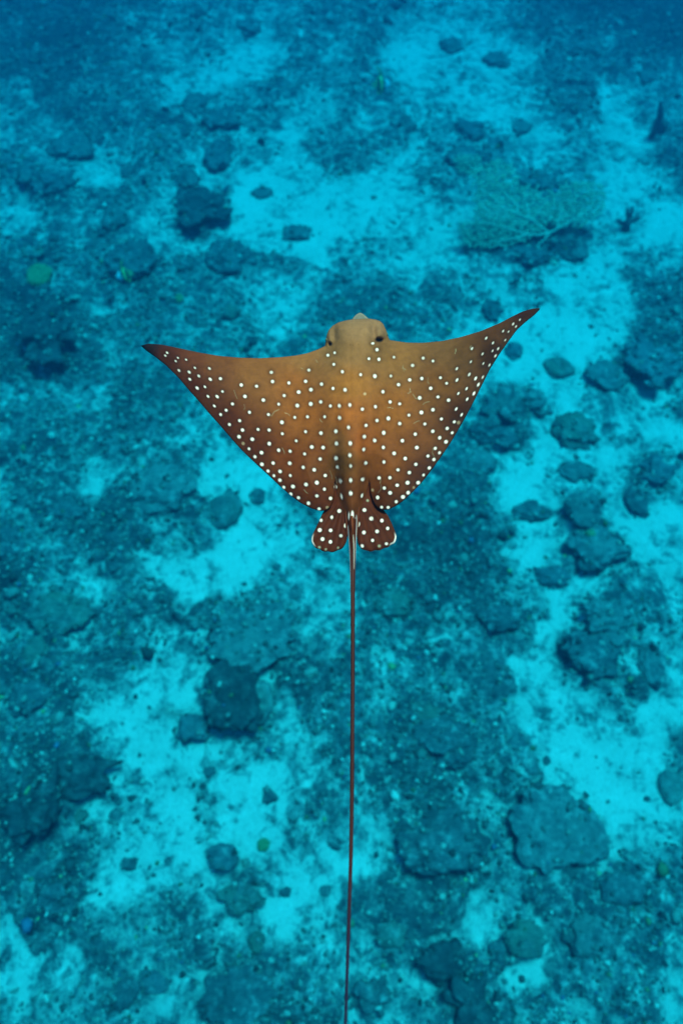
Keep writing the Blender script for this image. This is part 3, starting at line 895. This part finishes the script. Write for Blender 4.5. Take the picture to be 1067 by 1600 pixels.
# round off the polyline corners away from the head and the rear notch
def soften(y, keep):
    k = np.exp(-0.5 * (np.arange(-9, 10) / 4.0) ** 2); k /= k.sum()
    X = np.linspace(220, 843.4, 1400)
    Y = np.interp(X, xs, y)
    S = np.convolve(np.pad(Y, 9, mode='edge'), k, 'valid')
    S = np.interp(xs, X, S)
    w = np.ones_like(xs)
    for a, b_ in keep:
        w *= 1 - np.clip(1 - (np.maximum(a - xs, xs - b_)) / 6.0, 0, 1)
    return y * (1 - w) + S * w
yt = soften(yt, [(500, 616), (220, 226), (836, 844)])
yb = soften(yb, [(512, 590), (220, 226), (836, 844)])
yb = np.maximum(yb, yt + 0.05)
NR = 250
tt = np.linspace(0, 1, NR)
tt = 0.5 * tt + 0.5 * (0.5 - 0.5 * np.cos(np.pi * tt))
PX = np.repeat(xs[:, None], NR, 1)
PY = yt[:, None] + (yb - yt)[:, None] * tt[None]

def seg_dist(px, py, poly):
    d = np.full(px.shape, 1e9)
    for i in range(len(poly) - 1):
        ax, ay = poly[i]; bx, by = poly[i + 1]
        vx, vy = bx - ax, by - ay
        t = np.clip(((px - ax) * vx + (py - ay) * vy) / (vx * vx + vy * vy + 1e-9), 0, 1)
        d = np.minimum(d, np.hypot(px - ax - t * vx, py - ay - t * vy))
    return d
edge_pts_t = np.stack([xs, yt], 1)[::2]
edge_pts_b = np.stack([xs, yb], 1)[::2]
D_T = seg_dist(PX, PY, edge_pts_t)
D_B = seg_dist(PX, PY, edge_pts_b)
D_E = np.minimum(D_T, D_B)

def ell(d, R):
    q = np.clip(d / R, 0, 1)
    return np.sqrt(np.clip(1 - (1 - q) ** 2, 0, 1))

def gauss(x, c, s): return np.exp(-0.5 * ((x - c) / s) ** 2)

def wing_bend(px, py=None):
    uL = np.clip((548 - px) / 328, 0, 1)
    uR = np.clip((px - 548) / 295, 0, 1)
    z = 26 * uL ** 2.0 - 10 * uL ** 6 + 62 * uR ** 2.0
    if py is not None:                    # the rear lobes of the wings lie over the pelvic fins
        k = np.clip((py - 738) / 30, 0, 1)
        z = z + 3 * k * k * (3 - 2 * k) * np.clip((np.abs(px - 549.8) - 26) / 2.0, 0, 1) * np.clip((130 - np.abs(px - 549.8)) / 70, 0, 1)
    return z

def top_h(px, py, dT, dB):
    u = np.abs(px - 548) / 310
    Aw = 5 + 15 * np.exp(-(u / 0.35) ** 2)
    qb = 1 - np.clip(dB / (16 + 95 * np.clip(1 - u, 0, 1)), 0, 1)
    h = Aw * np.minimum(ell(dT, 10 + 60 * (1 - u)), 1 - qb ** 2)
    # body ridge from head to tail
    q = np.interp(py, [495, 530, 560, 600, 660, 720, 770, 810, 870], [24, 27, 30, 32, 30, 23, 13, 9, 6])
    s = np.interp(py, [495, 530, 545, 570, 620, 700, 760, 800, 870], [36, 38, 42, 50, 48, 32, 20, 10, 5])
    cx = np.interp(py, [495, 540, 600, 800], [559, 558, 550, 549.5])
    ridge = np.exp(-(np.abs(px - cx) / s) ** 2.6) * q
    rim = np.interp(py, [495, 560, 640, 760, 870], [13, 22, 26, 16, 6])
    h = h + ridge * ell(np.minimum(dT, dB), rim)
    # muscle swell of each wing root and furrow along the body
    h = h + 10 * gauss(px, 500, 24) * gauss(py, 675, 70) * np.clip(dB / 45, 0, 1) + 10 * gauss(px, 598, 24) * gauss(py, 675, 70) * np.clip(dB / 45, 0, 1)
    h = h - 3.4 * gauss(px, 526, 7) * gauss(py, 690, 60) - 4.0 * gauss(px, 572, 6) * gauss(py, 695, 55)
    h = h - 1.0 * gauss(px, 546.5, 2.5) * gauss(py, 590, 30)
    # brows over eyes and spiracles
    h = h + 10 * gauss(px, 595, 6) * gauss(py, 520, 7) + 6 * gauss(px, 515, 4) * gauss(py, 527, 7)
    h = h - 9 * gauss(px, 583.5, 4) * gauss(py, 515, 11) - 8 * gauss(px, 522, 3.5) * gauss(py, 520, 11)
    h = h - 10.0 * gauss(px, 592.3, 4.8) * gauss(py, 532, 2.8) - 7.0 * gauss(px, 515.6, 2.2) * gauss(py, 538, 2.4)
    return h
HT = top_h(PX, PY, D_T, D_B)

# pigment, with the shade on the rear and wing edges painted into the colour
ANCH = [(555,520,154,139,108),(555,505,150,138,110),(520,525,142,130,100),(590,510,150,137,110),(555,545,148,128,88),(600,545,130,110,70),(548,600,165,127,64),(548,650,165,113,54),(460,600,152,108,58),(400,580,138,104,62),(340,565,120,86,54),(300,562,105,68,46),(262,555,85,48,32),(232,541,45,38,48),(222,540,22,32,58),
 (300,605,84,45,24),(350,660,88,47,22),(400,700,92,52,24),(450,720,122,75,36),(450,770,96,56,28),(500,785,102,60,30),(500,700,128,84,42),(480,650,155,107,54),(535,720,112,88,48),(524,690,132,104,64),(565,690,160,104,50),
 (620,640,150,108,54),(680,600,122,92,50),(720,560,106,86,54),(690,545,118,98,64),(780,515,96,72,45),(830,487,74,48,36),(842,482,60,42,36),(770,555,66,44,22),(720,650,76,47,22),(660,740,86,52,26),(600,780,96,60,30),(640,690,122,84,42),(600,720,140,95,46),(548,780,108,72,38),(548,830,82,48,24),
 (520,540,140,122,80),(480,560,146,118,76),(620,560,142,116,70)]
A_xy = np.array([a[:2] for a in ANCH], float)
A_c = srgb(np.array([a[2:] for a in ANCH], float))
GAIN = np.array([0.83, 0.335, 0.20])
def base_col(px, py):
    d = np.hypot(px[..., None] - A_xy[:, 0], py[..., None] - A_xy[:, 1]) + 4
    w = d ** -3.2
    return (w @ A_c) / w.sum(-1, keepdims=True)

L2 = [(193,286),(184,300),(246,311),(235,327),(286,320),(251,373),(329,360),(301,381),(400,363),(348,400),(304,416),(404,416),(454,413),(340,459),(378,453),(464,476),(393,500),(438,501),(424,547),(513,537),(482,568),(455,589),(556,444),(631,450),(574,500),(664,518),(596,578),(689,589),(548,619),(498,638),(562,665),(545,698),(638,662),(692,665),(755,627),(757,683),(610,710),(693,732),(594,757),(655,776),(623,796),(739,764),(795,769),(825,718),(657,833),(712,827),(687,866),(746,868),(793,828),(796,888),(716,889),(745,911),(764,946),(809,942),(798,980),(836,997),(873,932),(859,848),(913,860),(866,782),(901,748),(957,751),(942,807),(967,888),(926,923),(963,955),(926,988),(885,1024),(937,1052),(993,1000),(703,382),(709,427),(789,434),(766,496),(739,538),(837,479),(871,426),(887,371),(897,467),(949,440),(830,545),(896,537),(945,527),(818,603),(880,600),(871,673),(1005,461),(992,547),(964,600),(946,680),(1009,343),(1013,286),(980,298),(1051,379),(1064,468),(1036,546),(1037,605),(1019,671),(1022,731),(1020,803),(1026,846),(1041,915),(1018,944)]
R3 = [(163,288),(121,335),(173,338),(251,327),(78,418),(152,426),(235,425),(348,370),(403,332),(454,347),(275,470),(333,445),(396,438),(442,489),(493,434),(525,463),(578,387),(579,446),(657,282),(731,228),(651,351),(712,310),(766,253),(819,191),(847,194),(871,154),(906,132),(886,167),(830,238),(764,294),(793,283),(779,320),(716,360),(748,368),(643,417),(676,438),(713,431),(690,470),(629,491),(667,516),(586,516),(632,546),(535,551),(480,534),(385,539),(194,507),(231,560),(281,570),(8,497),(22,576),(87,598),(155,585),(163,657),(222,646),(281,673),(329,629),(394,615),(454,601),(412,675),(575,597),(603,627),(498,649),(565,664),(528,698),(554,721),(453,713),(489,747),(522,768),(362,728),(295,762),(198,721),(106,682),(15,693),(97,741),(151,761),(24,776),(22,838),(94,808),(196,797),(252,828),(370,798),(466,802),(428,842),(488,825),(459,860),(310,855),(365,885),(105,878),(26,894),(199,873),(272,914),(331,928),(435,904),(405,941),(230,955),(174,956),(26,968),(88,964),(377,981),(322,981),(268,994),(201,1009),(231,1034),(26,1036),(166,1058),(325,1033),(298,1055),(263,1080),(187,1109),(221,1110)]
FAINT = [(200 + 977 / 3.138, 460 + 1045 / 3.138), (540 + 354 / 3.334, 460 + 1006 / 3.334), (540 + 140 / 3.334, 460 + 1019 / 3.334), (540 + 587 / 3.334, 460 + 668 / 3.334), (540 + 100 / 3.334, 460 + 518 / 3.334), (200 + 565 / 3.138, 460 + 731 / 3.138)]
SPOTS = []
for q in [(200 + a / 3.138, 460 + b_ / 3.138) for a, b_ in L2] + [(540 + a / 3.334, 460 + b_ / 3.334) for a, b_ in R3]:
    if all(math.hypot(q[0] - x, q[1] - y) > 4.2 for x, y in SPOTS):
        SPOTS.append(q)
def spot_r(x, y):
    u = abs(x - 548) / 310
    r = 2.55 - 0.95 * max(u - 0.2, 0) / 0.8
    if y < 575: r *= 0.84
    return r
WHITE = np.array([0.92, 0.54, 0.40])

def spot_fields(px, py, spots, rfun, big=3.0):
    s = np.zeros(px.shape); halo = np.zeros(px.shape)
    flat = (px.ravel(), py.ravel())
    s, halo = s.ravel(), halo.ravel()
    rr_ = np.random.default_rng(5)
    for (x, y, *e) in spots:
        r = rfun(x, y) * rr_.uniform(0.80, 1.16)
        ex, ey, rot = e if e else (rr_.uniform(0.92, 1.08), 1.0, 0.0)
        m_ = np.nonzero((np.abs(flat[0] - x) < 16) & (np.abs(flat[1] - y) < 16))[0]
        dx, dy = flat[0][m_] - x, flat[1][m_] - y
        c_, s_ = math.cos(rot), math.sin(rot)
        a = (dx * c_ + dy * s_) / ex
        b_ = (-dx * s_ + dy * c_) / ey
        d = np.hypot(a, b_)
        front = 0.72 if (y < 590 and abs(x - 548) > 60) else 1.0
        s[m_] = np.maximum(s[m_], front * rr_.uniform(0.86, 1.0) * np.clip((r + 0.75 - d) / 1.5, 0, 1))
        halo[m_] = np.maximum(halo[m_], np.exp(-0.5 * ((d - r) / 3.0) ** 2) * np.clip((d - r + 3) / 2, 0, 1))
    return s.reshape(px.shape), halo.reshape(px.shape)

def shaded_pigment(px, py, spots, faint, extra=None):
    c = base_col(px, py) * GAIN
    c = c * (0.86 + 0.28 * fbm(np.stack([px * 0.035, py * 0.035, 0 * px], -1), 4, 77))[..., None]
    c = c * (0.90 + 0.20 * fbm(np.stack([px * 0.30, py * 0.22, 0 * px], -1), 3, 71))[..., None]
    s, halo = spot_fields(px, py, spots, spot_r)
    c = c * (1 - 0.36 * halo[..., None])
    if faint:
        sf, _ = spot_fields(px, py, faint, lambda x, y: 2.2)
        c = c * (1 - 0.45 * sf[..., None]) + 0.45 * sf[..., None] * WHITE * np.array([0.9, 0.75, 0.5])
    return c, s

spots_and_glints = []
for x, y in SPOTS:
    u = (x - 548) / 295
    if u > 0.55:                                        # seen edge on as the right wing rises
        spots_and_glints.append((x, y, 0.72, 1.25, math.radians(28)))
    elif u < -0.7:
        spots_and_glints.append((x, y, 1.2, 0.85, math.radians(45)))
    else:
        spots_and_glints.append((x, y))
extra_sp = [(544.0, 1061 / 3.138 + 460)]
spots_and_glints += [(550.6, 804.7, 0.8, 2.4, 0.0), (545.0, 806, 0.45, 2.4, 0.05), (440 + 454 / 4.85, 680 + 465 / 4.85, 0.65, 1.6, -0.2), (440 + 608 / 4.85, 680 + 458 / 4.85, 0.75, 1.4, 0.25), (440 + 690 / 4.85, 460 + 371 / 4.85, 1.15, 0.75, -0.2)]  # the first two are glints painted on the tail root
SHADED_PIG, S_ = shaded_pigment(PX, PY, spots_and_glints, FAINT)
# fine scars
rs = np.random.default_rng(12)
sc = np.zeros(PX.shape)
SCARS = [(366,610,14,1.2),(382,632,8,1.7),(424,650,16,-0.7),(445,645,9,0.5),(630,570,9,1.1),(640,607,8,1.9),(645,616,10,0.9),(605,637,9,0.1),(660,632,12,-0.4),(668,590,10,1.4),(646,662,10,-0.5),(676,700,16,1.4),(628,575,6,1.0),(595,757,14,1.9),(593,745,10,1.5),(524,745,10,1.35),(500,655,6,0.9),(475,765,8,0.8),(441,700,10,1.2),(515,735,14,1.3),(470,575,4,0.4),(494,563,4,1.0),(712,545,8,1.8),(736,540,7,1.4)]
for x, y, L, a in SCARS:
    x1, y1 = x + L * math.cos(a), y + L * math.sin(a)
    mx, my = (x + x1) / 2 + rs.normal(0, 1.5), (y + y1) / 2 + rs.normal(0, 1.5)
    box = (np.abs(PX - mx) < L) & (np.abs(PY - my) < L)
    d = seg_dist(PX[box], PY[box], [(x, y), (mx, my), (x1, y1)])
    sc[box] = np.maximum(sc[box], np.clip(1.0 - d / 0.7, 0, 1) * rs.uniform(0.3, 0.8))
SHADED_PIG = SHADED_PIG * (1 - 0.36 * sc[..., None]) + 0.36 * sc[..., None] * np.array([0.75, 0.55, 0.30])
# broad shade painted along the rear margin, then its thin dark rim
SHADED_PIG = SHADED_PIG * (1 - 0.42 * np.exp(-D_B / 26.0) * np.clip((np.abs(PX - 549) - 20) / 20, 0, 1))[..., None]
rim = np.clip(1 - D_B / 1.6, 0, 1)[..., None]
SHADED_PIG = SHADED_PIG * (1 - 0.55 * rim)
# spiracle openings: the dark of the hollows is painted on the skin
spir = np.maximum(gauss(PX, 592.3, 5.4) * gauss(PY, 531.3, 2.9), gauss(PX, 515.8, 2.2) * gauss(PY, 538, 2.2))
spir = np.clip((spir - 0.35) / 0.3, 0, 1)[..., None]
SHADED_PIG = SHADED_PIG * (1 - spir) + spir * np.array([0.03, 0.012, 0.008])
lid = (np.maximum(gauss(PX, 593, 6) * gauss(PY, 523.5, 3.2), gauss(PX, 515, 3.2) * gauss(PY, 531, 3.5)) * 0.45)[..., None]
SHADED_PIG = SHADED_PIG * (1 - lid) + lid * np.array([0.30, 0.27, 0.16]) * GAIN
SHADED_PIG = SHADED_PIG * (1 - S_[..., None]) + S_[..., None] * WHITE
for x, y in ((547.5, 538.8), (551, 539.2), (560, 538)):
    SHADED_PIG *= (1 - 0.7 * np.clip(1.2 - np.hypot(PX - x, PY - y), 0, 1))[..., None]

def surf(px, py, h):
    return at(px, py, RAY_Z + (wing_bend(px, py) + h) * PXM) - RC

nx_, ny_ = PX.shape
VT = surf(PX, PY, HT + 1.2 * ell(D_E, 3)).reshape(-1, 3)
# belly: fewer rows, sharing the rim
tb = np.linspace(0, 1, 26)[1:-1]
BX = np.repeat(xs[:, None], len(tb), 1)
BY = yt[:, None] + (yb - yt)[:, None] * tb[None]
DBE = np.minimum(seg_dist(BX, BY, edge_pts_t[::2]), seg_dist(BX, BY, edge_pts_b[::2]))
ub = np.abs(BX - 548) / 310
hb = (3 + 16 * np.exp(-(ub / 0.3) ** 2)) * ell(DBE, 12 + 40 * np.clip(1 - ub, 0, 1))
TOPB = at(BX, BY, RAY_Z + wing_bend(BX, BY) * PXM) - RC
VB = (TOPB - np.stack([0 * hb, 0 * hb, hb * PXM], -1))
VB = VB.reshape(-1, 3)
nb = len(tb)
i = np.arange(nx_ - 1)[:, None] * ny_ + np.arange(ny_ - 1)[None]
FT = np.stack([i, i + 1, i + ny_ + 1, i + ny_], -1).reshape(-1, 4)
o0 = nx_ * ny_
cols_idx = np.empty((nx_, nb + 2), int)
cols_idx[:, 0] = np.arange(nx_) * ny_
cols_idx[:, -1] = np.arange(nx_) * ny_ + ny_ - 1
cols_idx[:, 1:-1] = o0 + np.arange(nx_ * nb).reshape(nx_, nb)
FB = np.stack([cols_idx[:-1, :-1], cols_idx[1:, :-1], cols_idx[1:, 1:], cols_idx[:-1, 1:]], -1).reshape(-1, 4)
colB = np.tile(np.array([0.62, 0.62, 0.58]), (len(VB), 1))
FALL = np.vstack([FT, FB])
body = link('body', np_mesh('body', np.vstack([VT, VB]), FALL, True, np.vstack([SHADED_PIG.reshape(-1, 3), colB])), m_skin, ray)

# pelvic fins, fanned with soft rays
LP = np.array([(538.6,777),(541,804),(542.7,824),(543,838),(541.5,848),(537,855),(526.6,861.4),(514,863),(501.9,860.4),(491.5,855),(486.6,848),(486.6,838.8),(491.5,828.5),(497.7,816),(502.9,803.7),(508,795),(516,780),(520,764),(524,745),(532,752)])
RP = np.array([(560.6,779),(560,803.7),(558.4,828.5),(557.6,842),(558.6,850),(562.6,856),(572,861.2),(584,861),(596.7,858.4),(609,853),(617.2,847),(619.6,838.8),(616.3,828.5),(611,816),(605,803.7),(599,797),(590,784),(582,768),(576,746),(568,752)])
P4 = [(437,574),(380,622),(299,645),(289,719),(371,721),(310,787),(370,808),(449,762),(627,567),(679,632),(759,647),(803,706),(623,737),(723,729),(689,797),(609,840),(793,823)]
PSP = [(440 + a / 4.85, 680 + b_ / 4.85) for a, b_ in P4] + [(440 + 484 / 4.85, 680 + 684 / 4.85, 0.8, 1.2, 0.2), (440 + 583 / 4.85, 680 + 676 / 4.85, 0.7, 1.3, 0.2)]
PFT = [(440 + a / 4.85, 680 + b_ / 4.85) for a, b_ in ((286,850),(335,865),(428,853),(739,840),(651,495))]
def pelvic(outline, tip, root_px, side):
    pts = np.vstack([outline, outline[:1]])
    d = np.concatenate([[0], np.cumsum(np.hypot(*np.diff(pts, axis=0).T))])
    n = 260
    s = np.linspace(0, d[-1], n, endpoint=False)
    o = np.stack([np.interp(s, d, pts[:, 0]), np.interp(s, d, pts[:, 1])], 1)
    k = np.array([0.25, 0.5, 0.25])
    for _ in range(14):
        o = 0.25 * np.roll(o, 1, 0) + 0.5 * o + 0.25 * np.roll(o, -1, 0)
    ang = np.arctan2(o[:, 1] - root_px[1], o[:, 0] - root_px[0])
    lower = np.clip((o[:, 1] - 835) / 15, 0, 1)
    o[:, 1] += 0.7 * np.cos(ang * 46) * lower
    c = np.array([np.mean(outline[:, 0]) , 822.0])
    m = 44
    rr = np.linspace(0, 1, m)[1:] ** 0.8
    G = c + (o - c)[:, None] * rr[None, :, None]
    px, py = np.concatenate([[c[0]], G[..., 0].ravel()]), np.concatenate([[c[1]], G[..., 1].ravel()])
    dE = seg_dist(px, py, np.vstack([o, o[:1]])[::2] if False else np.vstack([o, o[:1]]))
    th = np.arctan2(py - root_px[1], px - root_px[0])
    rad = np.hypot(py - root_px[1], px - root_px[0])
    ridge = np.cos(th * 46) * np.clip((rad - 15) / 35, 0, 1)
    h = 4.5 * ell(dE, 16) + 0.5 * ridge * np.clip(dE / 2, 0, 1) + 4 * np.exp(-((px - 549.5) / 14) ** 2) * ell(dE, 8)
    lift = -2.5 - 3.0 * np.clip((np.abs(px - 549.5) - 14) / 14, 0, 1) - 3 * np.clip((py - 820) / 40, 0, 1)
    z = RAY_Z + (h + lift) * PXM
    Vt = at(px, py, z) - RC
    zb = RAY_Z + (lift - 1.6 * ell(dE, 6)) * PXM
    Vb = at(px, py, RAY_Z + lift * PXM) - RC
    Vb[:, 2] -= 1.6 * ell(dE, 6) * PXM
    c0, s_ = shaded_pigment(px, py, PSP, PFT)
    b0 = srgb(np.array([86, 50, 27.0])) * GAIN
    var = 0.85 + 0.3 * fbm(np.stack([px * .05, py * .05, 0 * px], -1), 3, 9)
    cc = np.tile(b0, (len(px), 1)) * var[:, None]
    cc *= (1 - 0.20 * np.clip(-ridge, 0, 1) )[:, None]
    _, halo = spot_fields(px, py, PSP, spot_r)
    cc *= (1 - 0.3 * halo)[:, None]
    sf, _ = spot_fields(px, py, PFT, lambda x, y: 1.9)
    cc = cc * (1 - 0.45 * sf[:, None]) + 0.45 * sf[:, None] * np.array([0.6, 0.45, 0.25])
    wt = np.clip((2.6 - dE) / 1.2, 0, 1) * np.exp(-((np.hypot(px - tip[0], py - tip[1])) / 9.5) ** 4)
    s_ = np.maximum(s_, wt)
    cc = cc * (1 - s_[:, None]) + s_[:, None] * WHITE
    N0 = len(px)
    jj = np.arange(n); jn = (jj + 1) % n
    tri = np.stack([np.zeros(n, int), 1 + jj * (m - 1), 1 + jn * (m - 1)], 1)
    a = (1 + jj[:, None] * (m - 1) + np.arange(m - 2)[None])
    b_ = (1 + jn[:, None] * (m - 1) + np.arange(m - 2)[None])
    quad = np.stack([a, a + 1, b_ + 1, b_], -1).reshape(-1, 4)
    rimq = np.stack([1 + jj * (m - 1) + m - 2, N0 + 1 + jj * (m - 1) + m - 2, N0 + 1 + jn * (m - 1) + m - 2, 1 + jn * (m - 1) + m - 2], 1)
    me = np_mesh('pelvic_fin', np.vstack([Vt, Vb]), [np.vstack([quad, quad[:, ::-1] + N0, rimq]), np.vstack([tri, tri[:, ::-1] + N0])], True, np.vstack([cc, cc * 0 + 0.55]))
    link('pelvic_fin', me, m_skin, ray)
pelvic(LP, (487, 845), (540, 765), -1)
pelvic(RP, (617, 844), (559, 765), 1)

# tail: bulbous root, then a long whip running out of the frame
TP = np.array([(550,770),(550,785),(550,800),(550.2,815),(550.4,830),(550.6,845),(550.8,860),(551,880),(551,905),(551,950),(551,1000),(551,1050),(550.6,1120),(550.2,1200),(549.3,1280),(547.8,1350),(546,1410),(543.6,1480),(541.3,1550),(539.6,1600),(538,1660),(536,1730)], float)
TR = np.array([3,5.5,7.0,7.2,6.4,5.4,4.7,3.9,3.3,2.75,2.55,2.5,2.45,2.4,2.3,2.15,2.0,1.85,1.65,1.55,1.4,1.0])
s = np.linspace(0, len(TP) - 1, 420)
kk = np.arange(len(TP))
tx, ty, tr = np.interp(s, kk, TP[:, 0]), np.interp(s, kk, TP[:, 1]), np.interp(s, kk, TR)
for arr in (tx, tr):
    arr[8:-8] = np.convolve(arr, np.ones(17) / 17, 'same')[8:-8]
lift = np.interp(ty, [770, 800, 860, 1600, 1730], [2, 5, 2, 0, -2])
TPt = at(tx, ty, RAY_Z + lift * PXM) - RC
fl = np.interp(ty, [770, 800, 900, 1000], [0.9, 0.9, 0.9, 1.0])
nt_ = 28
Vt_, Ft_ = tube(TPt, np.stack([tr * PXM, tr * PXM * fl], 1), nt_)
th = np.tile(np.linspace(0, 2 * np.pi, nt_, endpoint=False), len(s))
yy = np.repeat(ty, nt_)
brown = srgb(np.array([78, 42, 24.0])); maroon = srgb(np.array([70, 32, 20.0])); purp = srgb(np.array([36, 34, 84.0]))
w = np.clip((yy - 880) / 150, 0, 1)[:, None]; w2 = np.clip((yy - 1330) / 190, 0, 1)[:, None]
ct = (brown * (1 - w) + maroon * w) * (1 - w2) + purp * w2
ct = ct * GAIN * 0.85
tx_side = np.cos(th)
sidew = np.clip((np.abs(tx_side) - np.interp(yy, [770, 800, 860, 900, 960, 990], [1.2, 0.84, 0.76, 0.82, 0.94, 1.2])) / 0.10, 0, 1)
sidew *= np.where(tx_side < 0, np.clip((900 - yy) / 60, 0, 1), 1)   # painted highlight along the flanks, longer on one side
ct = ct * (1 - sidew[:, None]) + sidew[:, None] * np.array([0.62, 0.38, 0.30])
gl = np.clip(1.3 - (np.hypot((tx_side - 0.02) / 0.17, (yy - 804.5) / 6.5)), 0, 0.3) / 0.3 * (np.sin(th) > 0)  # painted glints on top of the tail root
gl = np.maximum(gl, 0.6 * np.clip(1.3 - (np.hypot((tx_side + 0.62) / 0.12, (yy - 806) / 5.5)), 0, 0.3) / 0.3 * (np.sin(th) > 0))
ct = ct * (1 - gl[:, None]) + gl[:, None] * WHITE
ct = np.vstack([ct, ct[:1], ct[-1:]])
link('tail', np_mesh('tail', Vt_, Ft_, True, ct), m_tail, ray)

# small dorsal fin and sting on the tail root
def blade(name, pts, lifts, half, mat, colr, n=16):
    pts = np.array(pts, float)
    P = at(pts[:, 0], pts[:, 1], RAY_Z + np.array(lifts) * PXM) - RC
    s = np.linspace(0, 1, 24)
    k = np.linspace(0, 1, len(P))
    Q = np.stack([np.interp(s, k, P[:, j]) for j in range(3)], 1)
    r = np.interp(s, np.linspace(0, 1, len(half)), half)
    V, Fs = tube(Q, np.stack([r * PXM, r * PXM * 1.6], 1), 12)
    c = np.tile(np.array(colr), (len(V), 1))
    return link(name, np_mesh(name, V, Fs, True, c), mat, ray)
blade('dorsal_fin', [(549.6,800),(550,812),(550.4,824),(550.8,838)], [10, 13.5, 14.5, 9], [0.4, 2.0, 2.2, 1.4, 0.4], m_tail, srgb(np.array([120, 72, 38.0])) * GAIN)
blade('tail_spine', [(551.5,832),(552.6,850),(553,870),(553,890)], [9, 9, 7, 5], [0.6, 0.8, 0.6, 0.3], m_tail, (0.45, 0.26, 0.18))

# clasper folds either side of the tail root
for x0, x1, sd in ((539.6, 542.6, -1), (560.2, 557.6, 1)):
    blade('clasper', [(x0 + sd * -0.3, 776), (x0, 795), ((x0 + x1) / 2, 815), (x1, 838)], [3, 4, 4, 1], [0.6, 1.6, 1.7, 1.3, 0.5], m_tail, srgb(np.array([104, 62, 34.0])) * GAIN)

# eyes, set under the brows
def eye(px, py, h, sx, sy):
    c = at(px, py, RAY_Z + h * PXM) - RC
    v, f = ICO[3]
    V = v * np.array([sx, sy, sx]) * PXM + c
    cc = np.tile(np.array([0.10, 0.07, 0.03]), (len(V), 1))
    cc[np.abs(v[:, 0]) > 0.8] = (0.006, 0.006, 0.006)
    link('eye', np_mesh('eye', V, f, True, cc), m_tail, ray)
eye(603.2, 523, 11, 3.2, 3.6)
eye(510.6, 531, 10, 2.4, 3.2)

# pale snout flap poking out under the brow of the head
SN = np.array([(546,507),(549,500),(553,494.5),(557.5,490.4),(562.3,488.0),(567,490.2),(572,494.2),(577,499),(580,507),(563,514)])
n = 90
pts = np.vstack([SN, SN[:1]])
d = np.concatenate([[0], np.cumsum(np.hypot(*np.diff(pts, axis=0).T))])
s = np.linspace(0, d[-1], n, endpoint=False)
o = np.stack([np.interp(s, d, pts[:, 0]), np.interp(s, d, pts[:, 1])], 1)
for _ in range(4):
    o = 0.25 * np.roll(o, 1, 0) + 0.5 * o + 0.25 * np.roll(o, -1, 0)
c = np.array([563, 502.0]); m = 16
rr = np.linspace(0, 1, m)[1:]
G = c + (o - c)[:, None] * rr[None, :, None]
px, py = np.concatenate([[c[0]], G[..., 0].ravel()]), np.concatenate([[c[1]], G[..., 1].ravel()])
dE = seg_dist(px, py, np.vstack([o, o[:1]]))
Vt = at(px, py, RAY_Z + (-9 + 5 * ell(dE, 9)) * PXM) - RC
Vb = at(px, py, np.full(px.shape, RAY_Z - 9 * PXM)) - RC
Vb[:, 2] -= 5 * ell(dE, 9) * PXM
cs = np.tile(srgb(np.array([128, 132, 112.0])) * np.array([1.0, 0.55, 0.5]), (len(px), 1)) * (0.8 + 0.5 * np.clip(1 - dE / 3, 0, 1))[:, None]
N0 = len(px); jj = np.arange(n); jn = (jj + 1) % n
tri = np.stack([np.zeros(n, int), 1 + jj * (m - 1), 1 + jn * (m - 1)], 1)
a = (1 + jj[:, None] * (m - 1) + np.arange(m - 2)[None]); b_ = (1 + jn[:, None] * (m - 1) + np.arange(m - 2)[None])
quad = np.stack([a, a + 1, b_ + 1, b_], -1).reshape(-1, 4)
rimq = np.stack([1 + jj * (m - 1) + m - 2, N0 + 1 + jj * (m - 1) + m - 2, N0 + 1 + jn * (m - 1) + m - 2, 1 + jn * (m - 1) + m - 2], 1)
link('snout', np_mesh('snout', np.vstack([Vt, Vb]), [np.vstack([quad, quad[:, ::-1] + N0, rimq]), np.vstack([tri, tri[:, ::-1] + N0])], True, np.vstack([cs, cs])), m_skin, ray)

# ------------------------------------------------------------------ the water itself: one even volume round everything
m_w = bpy.data.materials.new('sea_water')
m_w.use_nodes = True
nt = m_w.node_tree
nt.nodes.remove(nt.nodes['Principled BSDF'])
pv = nt.nodes.new('ShaderNodeVolumePrincipled')
DENS = 0.30
pv.inputs['Density'].default_value = DENS
pv.inputs['Color'].default_value = (0.001, 0.0383, 0.0817, 1)
pv.inputs['Absorption Color'].default_value = (0.0, 0.7509, 0.9252, 1)
pv.inputs['Anisotropy'].default_value = 0.5
nt.links.new(pv.outputs['Volume'], nt.nodes['Material Output'].inputs['Volume'])
lo, hi = (-75, -75, -2.0), (75, 95, CAM_H + 0.35)
V = np.array([(x, y, z) for z in (lo[2], hi[2]) for y in (lo[1], hi[1]) for x in (lo[0], hi[0])])
F = np.array([(0, 2, 3, 1), (4, 5, 7, 6), (0, 1, 5, 4), (2, 6, 7, 3), (0, 4, 6, 2), (1, 3, 7, 5)])
hz = link('haze', np_mesh('haze', V, F, False), m_w)
hz['kind'] = 'stuff'
